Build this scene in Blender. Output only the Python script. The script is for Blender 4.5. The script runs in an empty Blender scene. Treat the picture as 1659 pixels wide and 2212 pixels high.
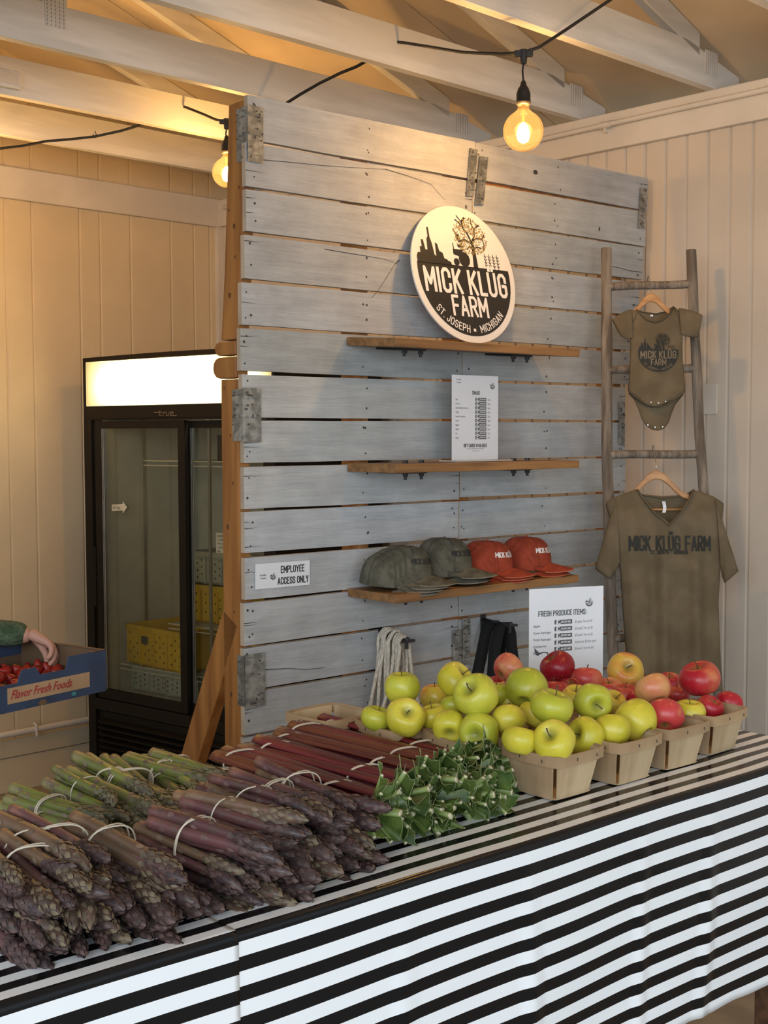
import bpy, bmesh, math, random
from mathutils import Vector as V, Matrix, noise
rnd = random.Random(7)
sc = bpy.context.scene
COL = sc.collection

# ------------------------------------------------------------------ camera
FPX, PITCH, ROLL, HC = 2732.0, .0607, -.0029, 1.72
FW = V((0, math.cos(PITCH), -math.sin(PITCH))); UP0 = V((0, math.sin(PITCH), math.cos(PITCH))); R0 = V((1, 0, 0))
RT = math.cos(ROLL)*R0 + math.sin(ROLL)*UP0
UPV = -math.sin(ROLL)*R0 + math.cos(ROLL)*UP0
CAM = V((0, 0, HC))
cam = bpy.data.objects.new('camera', bpy.data.cameras.new('camera')); COL.objects.link(cam)
cam.matrix_world = Matrix(((RT.x, UPV.x, -FW.x, 0), (RT.y, UPV.y, -FW.y, 0), (RT.z, UPV.z, -FW.z, HC), (0, 0, 0, 1)))
cam.data.sensor_fit = 'HORIZONTAL'; cam.data.sensor_width = 36; cam.data.lens = FPX/1659*36
cam.data.clip_start = .05; cam.data.clip_end = 100
sc.camera = cam
sc.view_settings.view_transform = 'Standard'; sc.view_settings.look = 'None'
sc.view_settings.gamma = 1; sc.view_settings.use_curve_mapping = False
sc.view_settings.exposure = 0.0

# world: soft overcast daylight, comes in through the assumed open front of the stand
w = bpy.data.worlds.new('daylight'); sc.world = w; w.use_nodes = True
bg = w.node_tree.nodes['Background']; bg.inputs[0].default_value = (.78, .90, 1.0, 1); bg.inputs[1].default_value = 0.74

# directions of the place
AP, AL = .8626, .8004
P = V((math.sin(AP), math.cos(AP), 0)); Q = V((math.cos(AP), -math.sin(AP), 0))
L = V((math.sin(AL), math.cos(AL), 0)); W = V((math.cos(AL), -math.sin(AL), 0))
Z = V((0, 0, 1))
TZ = 1.046
def ray(x, y): return FW + RT*((x-829.5)/FPX) - UPV*((y-1106)/FPX)
def atY(x, y, Y): d = ray(x, y); return CAM + d*(Y/d.y)
def atz(x, y, z): d = ray(x, y); return CAM + d*((z-HC)/d.z)
def atq(x, y, q): d = ray(x, y); return CAM + d*((q-CAM.dot(Q))/d.dot(Q))
def onplane(x, y, p, n): d = ray(x, y); return CAM + d*((p-CAM).dot(n)/d.dot(n))

# ------------------------------------------------------------------ bulb lamps, an assumed daylight lamp and one added fill
def lamp(name, loc, power, col, rad=.03):
    l = bpy.data.lights.new(name, 'POINT'); l.energy = power; l.color = col; l.shadow_soft_size = rad
    o = bpy.data.objects.new(name, l); o.location = loc; COL.objects.link(o); return o
WARM = (1.0, .60, .23)
def area(name, loc, aim, sx, sy, power, col):
    l = bpy.data.lights.new(name, 'AREA'); l.shape = 'RECTANGLE'; l.size = sx; l.size_y = sy; l.energy = power; l.color = col
    o = bpy.data.objects.new(name, l); o.location = loc; o.rotation_euler = (V(aim)-V(loc)).to_track_quat('-Z', 'Y').to_euler(); COL.objects.link(o)
    return o
# added area lamp, assumed daylight from an unseen opening behind and left of viewer
area('assumed_daylight_area', (-1.5, -3.6, 2.7), (.4, 3.6, 1.2), 4.6, 2.4, 215, (.86, .93, 1.0))

area('cloth_fill_light', (2.3, -2.3, 1.5), (.35, 2.0, .55), 3.4, 2.2, 80, (.72, .87, 1.0))  # fill lamp added to brighten the cloth front; stands for no seen opening

# ------------------------------------------------------------------ helpers: materials
def nt(m): return m.node_tree.nodes, m.node_tree.links
MATS = {}
def mat(name, col, rough=.6, metal=0, var=.12, vs=6, stretch=(1, 1, 1), bump=0, bs=60, spec=.5, col2=None, tint=False,
        emit=None, es=0, trans=None, detail=6, c2pos=(.42, .62), coat=0, rand=0, bstretch=None):
    m = bpy.data.materials.new(name); m.use_nodes = True; N, K = nt(m); b = N['Principled BSDF']
    b.inputs['Roughness'].default_value = rough; b.inputs['Metallic'].default_value = metal
    b.inputs['Specular IOR Level'].default_value = spec; b.inputs['Coat Weight'].default_value = coat
    tc = N.new('ShaderNodeTexCoord'); mp = N.new('ShaderNodeMapping'); mp.inputs['Scale'].default_value = stretch
    K.new(tc.outputs['Object'], mp.inputs[0])
    no = N.new('ShaderNodeTexNoise'); no.inputs['Scale'].default_value = vs; no.inputs['Detail'].default_value = detail
    K.new(mp.outputs[0], no.inputs[0])
    rp = N.new('ShaderNodeValToRGB')
    c2 = col2 or tuple(min(1, c*(1+var)) for c in col); c1 = col if col2 else tuple(c*(1-var) for c in col)
    rp.color_ramp.elements[0].color = (*c1, 1); rp.color_ramp.elements[1].color = (*c2, 1)
    rp.color_ramp.elements[0].position = c2pos[0]; rp.color_ramp.elements[1].position = c2pos[1]
    K.new(no.outputs[0], rp.inputs[0]); out = rp.outputs[0]
    if tint:
        at = N.new('ShaderNodeAttribute'); at.attribute_name = 'tint'
        mx = N.new('ShaderNodeMix'); mx.data_type = 'RGBA'; mx.blend_type = 'MULTIPLY'; mx.inputs[0].default_value = 1
        K.new(out, mx.inputs[6]); K.new(at.outputs['Color'], mx.inputs[7]); out = mx.outputs[2]
    if rand:
        oi = N.new('ShaderNodeObjectInfo'); hs = N.new('ShaderNodeHueSaturation')
        mr = N.new('ShaderNodeMapRange'); mr.inputs[3].default_value = 1-rand; mr.inputs[4].default_value = 1+rand
        K.new(oi.outputs['Random'], mr.inputs[0]); K.new(mr.outputs[0], hs.inputs['Value']); K.new(out, hs.inputs['Color']); out = hs.outputs[0]
    K.new(out, b.inputs['Base Color'])
    if emit:
        b.inputs['Emission Color'].default_value = (*emit, 1); b.inputs['Emission Strength'].default_value = es
    if bump:
        n2 = N.new('ShaderNodeTexNoise'); n2.inputs['Scale'].default_value = bs; n2.inputs['Detail'].default_value = 4
        if bstretch:
            mp2 = N.new('ShaderNodeMapping'); mp2.inputs['Scale'].default_value = bstretch; K.new(tc.outputs['Object'], mp2.inputs[0]); K.new(mp2.outputs[0], n2.inputs[0])
        else: K.new(mp.outputs[0], n2.inputs[0])
        bp = N.new('ShaderNodeBump'); bp.inputs['Strength'].default_value = bump; bp.inputs['Distance'].default_value = .002
        K.new(n2.outputs[0], bp.inputs['Height']); K.new(bp.outputs[0], b.inputs['Normal'])
    MATS[name] = m; return m
def glassmat(name, tintc, gloss=.12, rough=.02):
    m = bpy.data.materials.new(name); m.use_nodes = True; N, K = nt(m)
    for n in list(N): N.remove(n)
    o = N.new('ShaderNodeOutputMaterial'); t = N.new('ShaderNodeBsdfTransparent'); g = N.new('ShaderNodeBsdfGlossy')
    t.inputs[0].default_value = (*tintc, 1); g.inputs['Roughness'].default_value = rough
    lw = N.new('ShaderNodeLayerWeight'); lw.inputs['Blend'].default_value = gloss
    x = N.new('ShaderNodeMixShader'); K.new(lw.outputs['Fresnel'], x.inputs[0]); K.new(t.outputs[0], x.inputs[1]); K.new(g.outputs[0], x.inputs[2]); K.new(x.outputs[0], o.inputs[0])
    return m
def emis(name, col, s):
    m = bpy.data.materials.new(name); m.use_nodes = True; N, K = nt(m); b = N['Principled BSDF']
    b.inputs['Base Color'].default_value = (*col, 1); b.inputs['Emission Color'].default_value = (*col, 1); b.inputs['Emission Strength'].default_value = s
    return m

# ------------------------------------------------------------------ helpers: meshes
class MB:
    def __init__(s): s.v = []; s.f = []; s.mi = []; s.t = []; s.cur = 0; s.tint = (1, 1, 1); s.xf = None
    def add(s, vs, fs):
        o = len(s.v); xf = s.xf
        for p in vs:
            p = V(p); s.v.append(xf @ p if xf else p)
        for f in fs: s.f.append([i+o for i in f]); s.mi.append(s.cur); s.t.append(s.tint)
        return s
    def box(s, x0, x1, y0, y1, z0, z1):
        vs = [(x, y, z) for x in (x0, x1) for y in (y0, y1) for z in (z0, z1)]
        return s.add(vs, [(0, 1, 3, 2), (4, 6, 7, 5), (0, 4, 5, 1), (2, 3, 7, 6), (0, 2, 6, 4), (1, 5, 7, 3)])
    def prism(s, pts, fn):
        # pts 2d outline; fn(p, k) -> 3d, k=0 back,1 front
        n = len(pts); vs = [fn(p, 0) for p in pts]+[fn(p, 1) for p in pts]
        return s.add(vs, [tuple(range(n-1, -1, -1)), tuple(range(n, 2*n))]+[(i, (i+1) % n, n+(i+1) % n, n+i) for i in range(n)])
    def bar(s, a, b, wd, th, up=V((0, 0, 1))):
        a = V(a); b = V(b); d = (b-a).normalized(); x = d.cross(up).normalized(); y = x.cross(d).normalized()
        vs = [p+x*sx*wd/2+y*sy*th/2 for p in (a, b) for sx, sy in ((-1, -1), (1, -1), (1, 1), (-1, 1))]
        return s.add(vs, [(3, 2, 1, 0), (4, 5, 6, 7), (0, 1, 5, 4), (1, 2, 6, 5), (2, 3, 7, 6), (3, 0, 4, 7)])
    def tube(s, pts, r, n=8, closed=False, caps=True, flat=1.0):
        pts = [V(p) for p in pts]; m = len(pts); vs = []; fs = []
        rr = r if isinstance(r, (list, tuple)) else [r]*m
        prev = None
        for i, p in enumerate(pts):
            if closed: d = pts[(i+1) % m]-pts[i-1]
            else: d = pts[min(i+1, m-1)]-pts[max(i-1, 0)]
            d = d.normalized() if d.length > 1e-9 else V((0, 0, 1))
            if prev is None:
                a = d.cross(V((0, 0, 1)));
                if a.length < .1: a = d.cross(V((0, 1, 0)))
            else: a = prev - d*prev.dot(d)
            a.normalize(); prev = a; b = d.cross(a)
            for k in range(n):
                t = 2*math.pi*k/n; vs.append(p+(a*math.cos(t)+b*math.sin(t)*flat)*rr[i])
        for i in range(m if closed else m-1):
            j = (i+1) % m
            for k in range(n): l = (k+1) % n; fs.append((i*n+k, i*n+l, j*n+l, j*n+k))
        if not closed and caps: fs += [tuple(range(n-1, -1, -1)), tuple((m-1)*n+k for k in range(n))]
        return s.add(vs, fs)
    def lathe(s, prof, n=24, fn=None, caps=False):
        vs = []; m = len(prof)
        for (r, z) in prof:
            for k in range(n):
                t = 2*math.pi*k/n; p = V((r*math.cos(t), r*math.sin(t), z)); vs.append(fn(p, t) if fn else p)
        fs = [(i*n+k, i*n+(k+1) % n, (i+1)*n+(k+1) % n, (i+1)*n+k) for i in range(m-1) for k in range(n)]
        if caps: fs += [tuple(range(n-1, -1, -1)), tuple((m-1)*n+k for k in range(n))]
        return s.add(vs, fs)
    def grid(s, nu, nv, fn, wrap=False):
        vs = [fn(i/(nu if wrap else nu-1), j/(nv-1)) for j in range(nv) for i in range(nu)]
        fs = [(j*nu+i, j*nu+(i+1) % nu, (j+1)*nu+(i+1) % nu, (j+1)*nu+i) for j in range(nv-1) for i in range(nu if wrap else nu-1)]
        return s.add(vs, fs)
    def mesh(s, name, mats, smooth=False):
        me = bpy.data.meshes.new(name); me.from_pydata([tuple(p) for p in s.v], [], s.f)
        mats = mats if isinstance(mats, (list, tuple)) else [mats]
        for m in mats: me.materials.append(m)
        me.polygons.foreach_set('material_index', s.mi)
        if any(t != (1, 1, 1) for t in s.t):
            ca = me.color_attributes.new('tint', 'FLOAT_COLOR', 'CORNER'); i = 0
            for f, t in zip(s.f, s.t):
                for _ in f: ca.data[i].color = (*t, 1); i += 1
        me.update(); bm = bmesh.new(); bm.from_mesh(me); bmesh.ops.recalc_face_normals(bm, faces=bm.faces)
        bm.to_mesh(me); bm.free()
        if smooth: me.polygons.foreach_set('use_smooth', [True]*len(me.polygons))
        return me
    def build(s, name, mats, parent=None, smooth=False, bevel=0, sharp=None, solid=0, sub=0):
        me = s.mesh(name, mats, smooth)
        if sharp: me.set_sharp_from_angle(angle=math.radians(sharp))
        o = bpy.data.objects.new(name, me); COL.objects.link(o)
        if parent: o.parent = parent
        if solid: md = o.modifiers.new('solid', 'SOLIDIFY'); md.thickness = solid; md.offset = 0
        if bevel: md = o.modifiers.new('bevel', 'BEVEL'); md.width = bevel; md.segments = 2; md.limit_method = 'ANGLE'
        if sub: md = o.modifiers.new('sub', 'SUBSURF'); md.levels = sub; md.render_levels = sub
        return o
def tag(o, label, cat, group=None):
    o['label'] = label; o['category'] = cat
    if group: o['group'] = group
    return o
def thing(name, label, cat, loc=(0, 0, 0), rz=0, group=None, mw=None):
    o = bpy.data.objects.new(name, None); COL.objects.link(o); o.empty_display_size = .05
    if mw: o.matrix_world = mw
    else: o.location = loc; o.rotation_euler = (0, 0, rz)
    return tag(o, label, cat, group)
def struct(o): o['kind'] = 'structure'; return o
def inst(name, me, parent, mw=None):
    o = bpy.data.objects.new(name, me); COL.objects.link(o); o.parent = parent
    if mw: o.matrix_local = mw
    return o
def frame(o, x, z=Z):
    x = V(x).normalized(); y = V(z).cross(x).normalized(); z = x.cross(y)
    return Matrix(((x.x, y.x, z.x, o[0]), (x.y, y.y, z.y, o[1]), (x.z, y.z, z.z, o[2]), (0, 0, 0, 1)))
def arc(cx, cz, r, a0, a1, n): return [(cx+r*math.cos(math.radians(a0+(a1-a0)*i/(n-1))), cz+r*math.sin(math.radians(a0+(a1-a0)*i/(n-1)))) for i in range(n)]

# ------------------------------------------------------------------ condensed stroke lettering
def _o(x0=0, x1=.5, y0=0, y1=1, c=.14): return [(x0+c, y1), (x1-c, y1), (x1, y1-c), (x1, y0+c), (x1-c, y0), (x0+c, y0), (x0, y0+c), (x0, y1-c), (x0+c, y1)]
_C = [(.5, .7), (.5, .86), (.36, 1), (.14, 1), (0, .86), (0, .14), (.14, 0), (.36, 0), (.5, .14), (.5, .3)]
_U = [(0, 1), (0, .14), (.14, 0), (.36, 0), (.5, .14), (.5, 1)]
_R = [(0, 0), (0, 1), (.36, 1), (.5, .86), (.5, .6), (.36, .48), (0, .48)]
GL = {'A': (.52, [[(0, 0), (.26, 1), (.52, 0)], [(.1, .28), (.42, .28)]]), 'B': (.5, [[(0, 0), (0, 1), (.36, 1), (.48, .88), (.48, .62), (.38, .52), (0, .52)], [(.38, .52), (.5, .4), (.5, .13), (.37, 0), (0, 0)]]),
 'C': (.5, [_C]), 'D': (.5, [[(0, 0), (0, 1), (.34, 1), (.5, .84), (.5, .16), (.34, 0), (0, 0)]]), 'E': (.42, [[(.42, 1), (0, 1), (0, 0), (.42, 0)], [(0, .52), (.36, .52)]]),
 'F': (.42, [[(.42, 1), (0, 1), (0, 0)], [(0, .5), (.36, .5)]]), 'G': (.5, [_C[:-1]+[(.5, .48), (.28, .48)]]), 'H': (.5, [[(0, 0), (0, 1)], [(.5, 0), (.5, 1)], [(0, .5), (.5, .5)]]),
 'I': (.0, [[(0, 0), (0, 1)]]), 'J': (.4, [[(.4, 1), (.4, .14), (.28, 0), (.12, 0), (0, .14), (0, .26)]]), 'K': (.5, [[(0, 0), (0, 1)], [(.5, 1), (.02, .44)], [(.16, .6), (.5, 0)]]),
 'L': (.4, [[(0, 1), (0, 0), (.4, 0)]]), 'M': (.66, [[(0, 0), (0, 1), (.33, .3), (.66, 1), (.66, 0)]]), 'N': (.52, [[(0, 0), (0, 1), (.52, 0), (.52, 1)]]), 'O': (.5, [_o()]),
 'P': (.5, [_R]), 'R': (.5, [_R, [(.26, .48), (.5, 0)]]), 'S': (.46, [[(.46, .76), (.46, .88), (.34, 1), (.12, 1), (0, .88), (0, .66), (.1, .55), (.36, .46), (.46, .36), (.46, .12), (.34, 0), (.12, 0), (0, .12), (0, .24)]]),
 'T': (.48, [[(0, 1), (.48, 1)], [(.24, 1), (.24, 0)]]), 'U': (.5, [_U]), 'V': (.5, [[(0, 1), (.25, 0), (.5, 1)]]), 'W': (.72, [[(0, 1), (.16, 0), (.36, .8), (.56, 0), (.72, 1)]]), 'Y': (.5, [[(0, 1), (.25, .46), (.5, 1)], [(.25, .46), (.25, 0)]]),
 'Ü': (.5, [_U, [(.12, 1.2), (.12, 1.3)], [(.38, 1.2), (.38, 1.3)]]), '.': (.02, [[(0, 0), (.02, 0)]]), '!': (0, [[(0, .3), (0, 1)], [(0, 0), (0, .02)]]), ':': (0, [[(0, .1), (0, .14)], [(0, .6), (0, .64)]]), '•': (.06, [[(0, .42), (.07, .42)]]), '&': (.5, [[(.5, 0), (.1, .8), (.2, 1), (.36, .9), (.3, .7), (0, .3), (.1, 0), (.3, 0), (.5, .35)]])}
_sk = [0]
def stroke(mb, pts, t, fn0):
    def fn(x, y): p = fn0(x, y); return (p[0], p[1]-.000018*(_sk[0] % 9), p[2])
    # pts in 2d; ribbons of width t; fn(x,y)->3d ; layered a hair apart so nothing is coplanar
    for i in range(len(pts)-1):
        a = V((*pts[i], 0)); b = V((*pts[i+1], 0)); d = b-a
        if d.length < 1e-6: continue
        d.normalize(); n = V((-d.y, d.x, 0))*t/2
        _sk[0] += 1
        a2 = a-d*(t/2 if i == 0 else 0)*.98; b2 = b+d*(t/2 if i == len(pts)-2 else 0)*.98
        k = max(1, int((b2-a2).length/max(t*2.5, 1e-5)))
        vs = []
        for j in range(k+1):
            c = a2.lerp(b2, j/k); vs += [fn((c+n).x, (c+n).y), fn((c-n).x, (c-n).y)]
        mb.add(vs, [(2*j, 2*j+1, 2*j+3, 2*j+2) for j in range(k)])
        if i < len(pts)-2:
            _sk[0] += 1; e = 8; mb.add([fn(b.x, b.y)]+[fn(b.x+t/2*math.cos(2*math.pi*q/e), b.y+t/2*math.sin(2*math.pi*q/e)) for q in range(e)], [(0, 1+q, 1+(q+1) % e) for q in range(e)])
def textw(s, h, sp, ww=1): 
    return sum((.3 if c == ' ' else GL[c][0]*ww+sp) for c in s)*h-sp*h
def text(mb, s, x, y, h, t, fn, sp=.24, align=0, ww=1):
    tw = textw(s, h, sp, ww); x -= tw*align
    for c in s:
        if c == ' ': x += .3*h; continue
        g = GL[c]
        for pl in g[1]: stroke(mb, [(x+px*ww*h, y+py*h) for px, py in pl], t*h, fn)
        x += (g[0]*ww+sp)*h
def arctext(mb, s, cx, cy, r, a0, h, t, fn, sp=.3):
    a = a0
    for c in s:
        if c == ' ': a += .3*h/r; continue
        g = GL[c]; wd = g[0]*h; am = a+wd/2/r
        ca, sa = math.cos(am), math.sin(am)
        def f2(px, py, am=am, wd=wd):
            lx = px-wd/2; rr = r-py
            th = am; ox = cx+rr*math.cos(th); oy = cy+rr*math.sin(th)
            return fn(ox-lx*math.sin(th), oy+lx*math.cos(th))
        for pl in g[1]: stroke(mb, [(px*h, py*h) for px, py in pl], t*h, f2)
        a += (wd+sp*h)/r
_font_cache = {}
def smalltext(mb, s, x, y, h, fn, ww=.72, align=0, slant=0):
    cu = bpy.data.curves.new('t', 'FONT'); cu.body = s; cu.size = h/.72; cu.offset = h*.012; cu.resolution_u = 2
    ob = bpy.data.objects.new('t', cu); me = bpy.data.meshes.new_from_object(ob)
    if len(me.vertices):
        wmax = max(v.co.x for v in me.vertices)*ww
        mb.add([fn(x-wmax*align+v.co.x*ww+slant*v.co.y, y+v.co.y) for v in me.vertices], [tuple(p.vertices) for p in me.polygons])
    bpy.data.objects.remove(ob); bpy.data.curves.remove(cu); bpy.data.meshes.remove(me)

# ------------------------------------------------------------------ the farm emblem (unit disc), drawn as thin print on any surface
LG = random.Random(3)
LEAVES = []
for i in range(330):
    a = LG.uniform(0, 2*math.pi); r = math.sqrt(LG.uniform(0.02, 1)); LEAVES.append((.21+.335*r*math.cos(a), .575+.275*r*math.sin(a), LG.uniform(0, 3.14)))
def emblem(dark, light, leaf, fn, R, small=False, ring=.9, tree=None):
    """dark/light/leaf: MB targets; fn(x,y,k) maps unit disc to the surface, k = layer"""
    F = lambda k: (lambda x, y: fn(x*R, y*R, k))
    y0 = .12; a0 = math.degrees(math.asin(y0/ring))
    nr, nc = (18, 22) if not small else (12, 8); vs = []
    for j in range(nr+1):
        th = -math.pi/2+(math.asin(y0/ring)+math.pi/2)*j/nr; yy = ring*math.sin(th); xx = ring*math.cos(th)
        vs += [F(1)(-xx+2*xx*i/nc, yy) for i in range(nc+1)]
    dark.add(vs, [(j*(nc+1)+i, j*(nc+1)+i+1, (j+1)*(nc+1)+i+1, (j+1)*(nc+1)+i) for j in range(nr) for i in range(nc)])
    sky = [(-.88, .13), (-.88, .2), (-.85, .25), (-.8, .25), (-.8, .33), (-.76, .34), (-.76, .44), (-.72, .44), (-.7, .3), (-.66, .3), (-.65, .46), (-.62, .5), (-.62, .63), (-.59, .63), (-.585, .48), (-.56, .4), (-.54, .24), (-.51, .22), (-.5, .42), (-.46, .4), (-.44, .3), (-.38, .28), (-.36, .2), (-.31, .19), (-.29, .17), (-.24, .16), (-.23, .09), (-.88, .09)]
    for (xa, ya), (xb, yb) in zip(sky[:-2], sky[1:-1]):
        if abs(xb-xa) > 1e-4: dark.add([F(1)(xa, .1), F(1)(xb, .1), F(1)(xb, yb), F(1)(xa, ya)], [(0, 1, 2, 3)])
    T = tree or dark
    # trunk and branches
    if True:
        tr = [(.24, .1, .075), (.245, .3, .055), (.24, .44, .045), (.22, .52, .04)]
        for (xa, ya, wa), (xb, yb, wb) in zip(tr[:-1], tr[1:]): T.add([F(1)(xa-wa/1.6, ya), F(1)(xa+wa/1.6, ya), F(1)(xb+wb/1.6, yb), F(1)(xb-wb/1.6, yb)], [(0, 1, 2, 3)])
    if not small:
        for pl, t in [([(.22, .5), (.16, .62), (.1, .68), (.08, .78), (.14, .84)], .03), ([(.1, .7), (.0, .78), (-.04, .8)], .018), ([(.22, .5), (.3, .58), (.32, .7), (.42, .76)], .022), ([(.22, .5), (.34, .56), (.45, .56), (.5, .62)], .022), ([(.2, .48), (.08, .52), (-.02, .48), (-.06, .54), (-.02, .58)], .026), ([(.08, .52), (.0, .43), (-.06, .42)], .02),
                      ([(.24, .4), (.16, .42), (.12, .38)], .02), ([(.25, .4), (.33, .43), (.4, .42)], .02), ([(.45, .56), (.48, .48), (.45, .42)], .016), ([(.08, .78), (.0, .86)], .016), ([(.32, .7), (.26, .78), (.28, .84)], .016), ([(.0, .52), (-.08, .6), (-.1, .66)], .016)]:
            stroke(T, pl, t, F(2))
    for (x, y, a) in (LEAVES if not small else LEAVES[::5]):
        l = .019 if not small else .045; c, s = math.cos(a), math.sin(a); b = l*.45
        leaf.add([F(3)(x-c*l, y-s*l), F(3)(x+s*b, y-c*b), F(3)(x+c*l, y+s*l), F(3)(x-s*b, y+c*b)], [(0, 1, 2, 3)])
    # tractor
    dark.add([F(1)(-.17, .28), F(1)(-.17, .36), F(1)(.02, .36), F(1)(.02, .24)], [(0, 3, 2, 1)])
    for cx, cy, r in ((-.13, .17, .055), (.03, .22, .11)): dark.add([F(2)(cx, cy)]+[F(2)(*p) for p in arc(cx, cy, r, 0, 330, 12)], [(0, i+1, i+2) for i in range(11)]+[(0, 12, 1)])
    stroke(dark, [(-.15, .36), (-.155, .44)], .014, F(2)); stroke(dark, [(-.05, .4), (.04, .41)], .02, F(2))
    for i in range(4):
        cx = .46+.082*i; stroke(dark, [(cx, .1), (cx-.01, .34)], .009, F(2))
        for k in range(4): stroke(dark, [(cx-.024, .175+.045*k), (cx, .15+.045*k), (cx+.024, .175+.045*k)], .009, F(2))
    text(light, 'MICK KLÜG', 0, -.275, .315, .165, F(4), sp=.26, align=.5, ww=.80)
    text(light, 'FARM', 0, -.60, .262, .165, F(4), sp=.24, align=.5, ww=.86)
    if not small:
        arctext(light, 'ST. JOSEPH', 0, 0, .855, math.radians(219), .1, .15, F(4), sp=.34)
        arctext(light, '•', 0, 0, .855, math.radians(271), .1, .4, F(4))
        arctext(light, 'MICHIGAN', 0, 0, .855, math.radians(280), .1, .15, F(4), sp=.34)

# ------------------------------------------------------------------ materials
mWallR = mat('cream_paint', (.60, .52, .43), .55, var=.05, vs=2, bump=.15, bs=80)
mWallL = mat('cream_paint_left', (.64, .525, .35), .5, var=.05, vs=2, bump=.25, bs=90)
mGroove = mat('groove_dirt', (.22, .17, .12), .9)
mTrim = mat('trim_paint', (.66, .60, .52), .5, var=.06, vs=3, bump=.1)
mDeck = mat('roof_deck_paint', (.60, .50, .37), .7, var=.08, vs=2.5, bump=.1)
mTruss = mat('truss_white_paint', (.70, .68, .64), .55, var=.10, vs=2, stretch=(1, 8, 8), bump=.2, bs=30)
mPlate = mat('painted_plate', (.66, .64, .6), .5, bump=.3)
mFloor = mat('tan_floor', (.30, .235, .16), .8, var=.12, vs=9, bump=.2)
mPlank = mat('whitewashed_plank', (.375, .38, .385), .62, vs=4.5, stretch=(.8, 1, 10), col2=(.49, .50, .495), tint=True, c2pos=(.25, .72), bump=.5, bs=10, bstretch=(1.5, 5, 34), detail=9)
N, K = nt(mPlank); _b = N['Principled BSDF']; _in = _b.inputs['Base Color'].links[0].from_socket
_tc = N.new('ShaderNodeTexCoord'); _mp = N.new('ShaderNodeMapping'); _mp.inputs['Scale'].default_value = (2.2, 1, 75); K.new(_tc.outputs['Object'], _mp.inputs[0])
_n = N.new('ShaderNodeTexNoise'); _n.inputs['Scale'].default_value = 4; _n.inputs['Detail'].default_value = 8; _n.inputs['Roughness'].default_value = .7; _n.inputs['Distortion'].default_value = .8; K.new(_mp.outputs[0], _n.inputs[0])
_r = N.new('ShaderNodeMapRange'); _r.inputs[1].default_value = .3; _r.inputs[2].default_value = .7; _r.inputs[3].default_value = .80; _r.inputs[4].default_value = 1.08; K.new(_n.outputs[0], _r.inputs[0])
_n2 = N.new('ShaderNodeTexNoise'); _n2.inputs['Scale'].default_value = 7; _n2.inputs['Detail'].default_value = 6; _n2.inputs['Roughness'].default_value = .65; K.new(_tc.outputs['Object'], _n2.inputs[0])
_r2 = N.new('ShaderNodeMapRange'); _r2.inputs[1].default_value = .3; _r2.inputs[2].default_value = .7; _r2.inputs[3].default_value = .84; _r2.inputs[4].default_value = 1.10; K.new(_n2.outputs[0], _r2.inputs[0])
_m1 = N.new('ShaderNodeMath'); _m1.operation = 'MULTIPLY'; K.new(_r.outputs[0], _m1.inputs[0]); K.new(_r2.outputs[0], _m1.inputs[1])
_vm = N.new('ShaderNodeVectorMath'); _vm.operation = 'SCALE'; K.new(_in, _vm.inputs[0]); K.new(_m1.outputs[0], _vm.inputs['Scale']); K.new(_vm.outputs[0], _b.inputs['Base Color'])
mPlankEnd = mat('bare_plank_end', (.48, .36, .25), .8)
mPine = mat('orange_pine', (.235, .080, .014), .6, vs=3, stretch=(8, 8, .7), col2=(.41, .17, .038), bump=.25, bs=14, c2pos=(.35, .65))
mShelf = mat('stained_shelf', (.15, .07, .022), .5, vs=3, stretch=(1.2, 12, 12), col2=(.36, .175, .06), bump=.2, c2pos=(.3, .7))
mGalv = mat('galvanised_steel', (.33, .33, .31), .42, metal=.7, var=.3, vs=40, bump=.3, bs=30)
mBlackM = mat('black_iron', (.02, .02, .02), .45)
mNail = mat('rusty_nail', (.055, .045, .04), .7)
mCrack = mat('dark_crack', (.03, .025, .02), .95)
mBlack = mat('print_black', (.022, .02, .017), .45)
mWhiteP = mat('print_white', (.80, .78, .76), .45, var=.02)
mGold = mat('print_gold', (.30, .21, .06), .45)
mDisc = mat('sign_board_white', (.78, .75, .70), .4, var=.02)
mPaper = mat('paper_white', (.80, .80, .82), .5, var=.02)
mInk = mat('grey_ink', (.09, .09, .09), .6)
mInkG = mat('pale_ink', (.22, .22, .22), .6)
mAcryl = glassmat('clear_acrylic', (.99, .99, .99), .06)

# ================================================================== STRUCTURE
LW = 4.195; WL = -5.60
# floor
MB().box(-9, 9, -6, 12, -.08, 0).build('floor', mFloor)['kind'] = 'structure'
# right (far) wall: tongue and groove boards in frame x=W, y=L (away from the viewer), z
RW = frame(L*LW, W)
def wallboards(name, M4, x0, x1, zs, cuts, m, zt):
    mb = MB(); xs = [x0]+cuts+[x1]
    for a, b in zip(xs[:-1], xs[1:]):
        g = .0022
        mb.prism([(a+g, .008), (a+g+.005, 0), (b-g-.005, 0), (b-g, .008)], lambda p, k: (p[0], p[1], zs if k == 0 else zt))
    mb.cur = 1; mb.box(x0, x1, .008, .10, zs, zt)
    o = mb.build(name, [m, mGroove if name == 'x' else m]); o.matrix_world = M4; o['kind'] = 'structure'; return o
cuts = [-2.77+.0925*i for i in range(-31, 60)]
wallboards('wall_right', RW, WL, 2.6, 0, [c for c in cuts if WL+.03 < c < 2.55], mWallR, 2.984)
o = MB().box(WL, 2.6, -.03, 0, 2.842, 2.984).build('trim_1', mTrim, bevel=.004); o.matrix_world = RW; struct(o)
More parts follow.
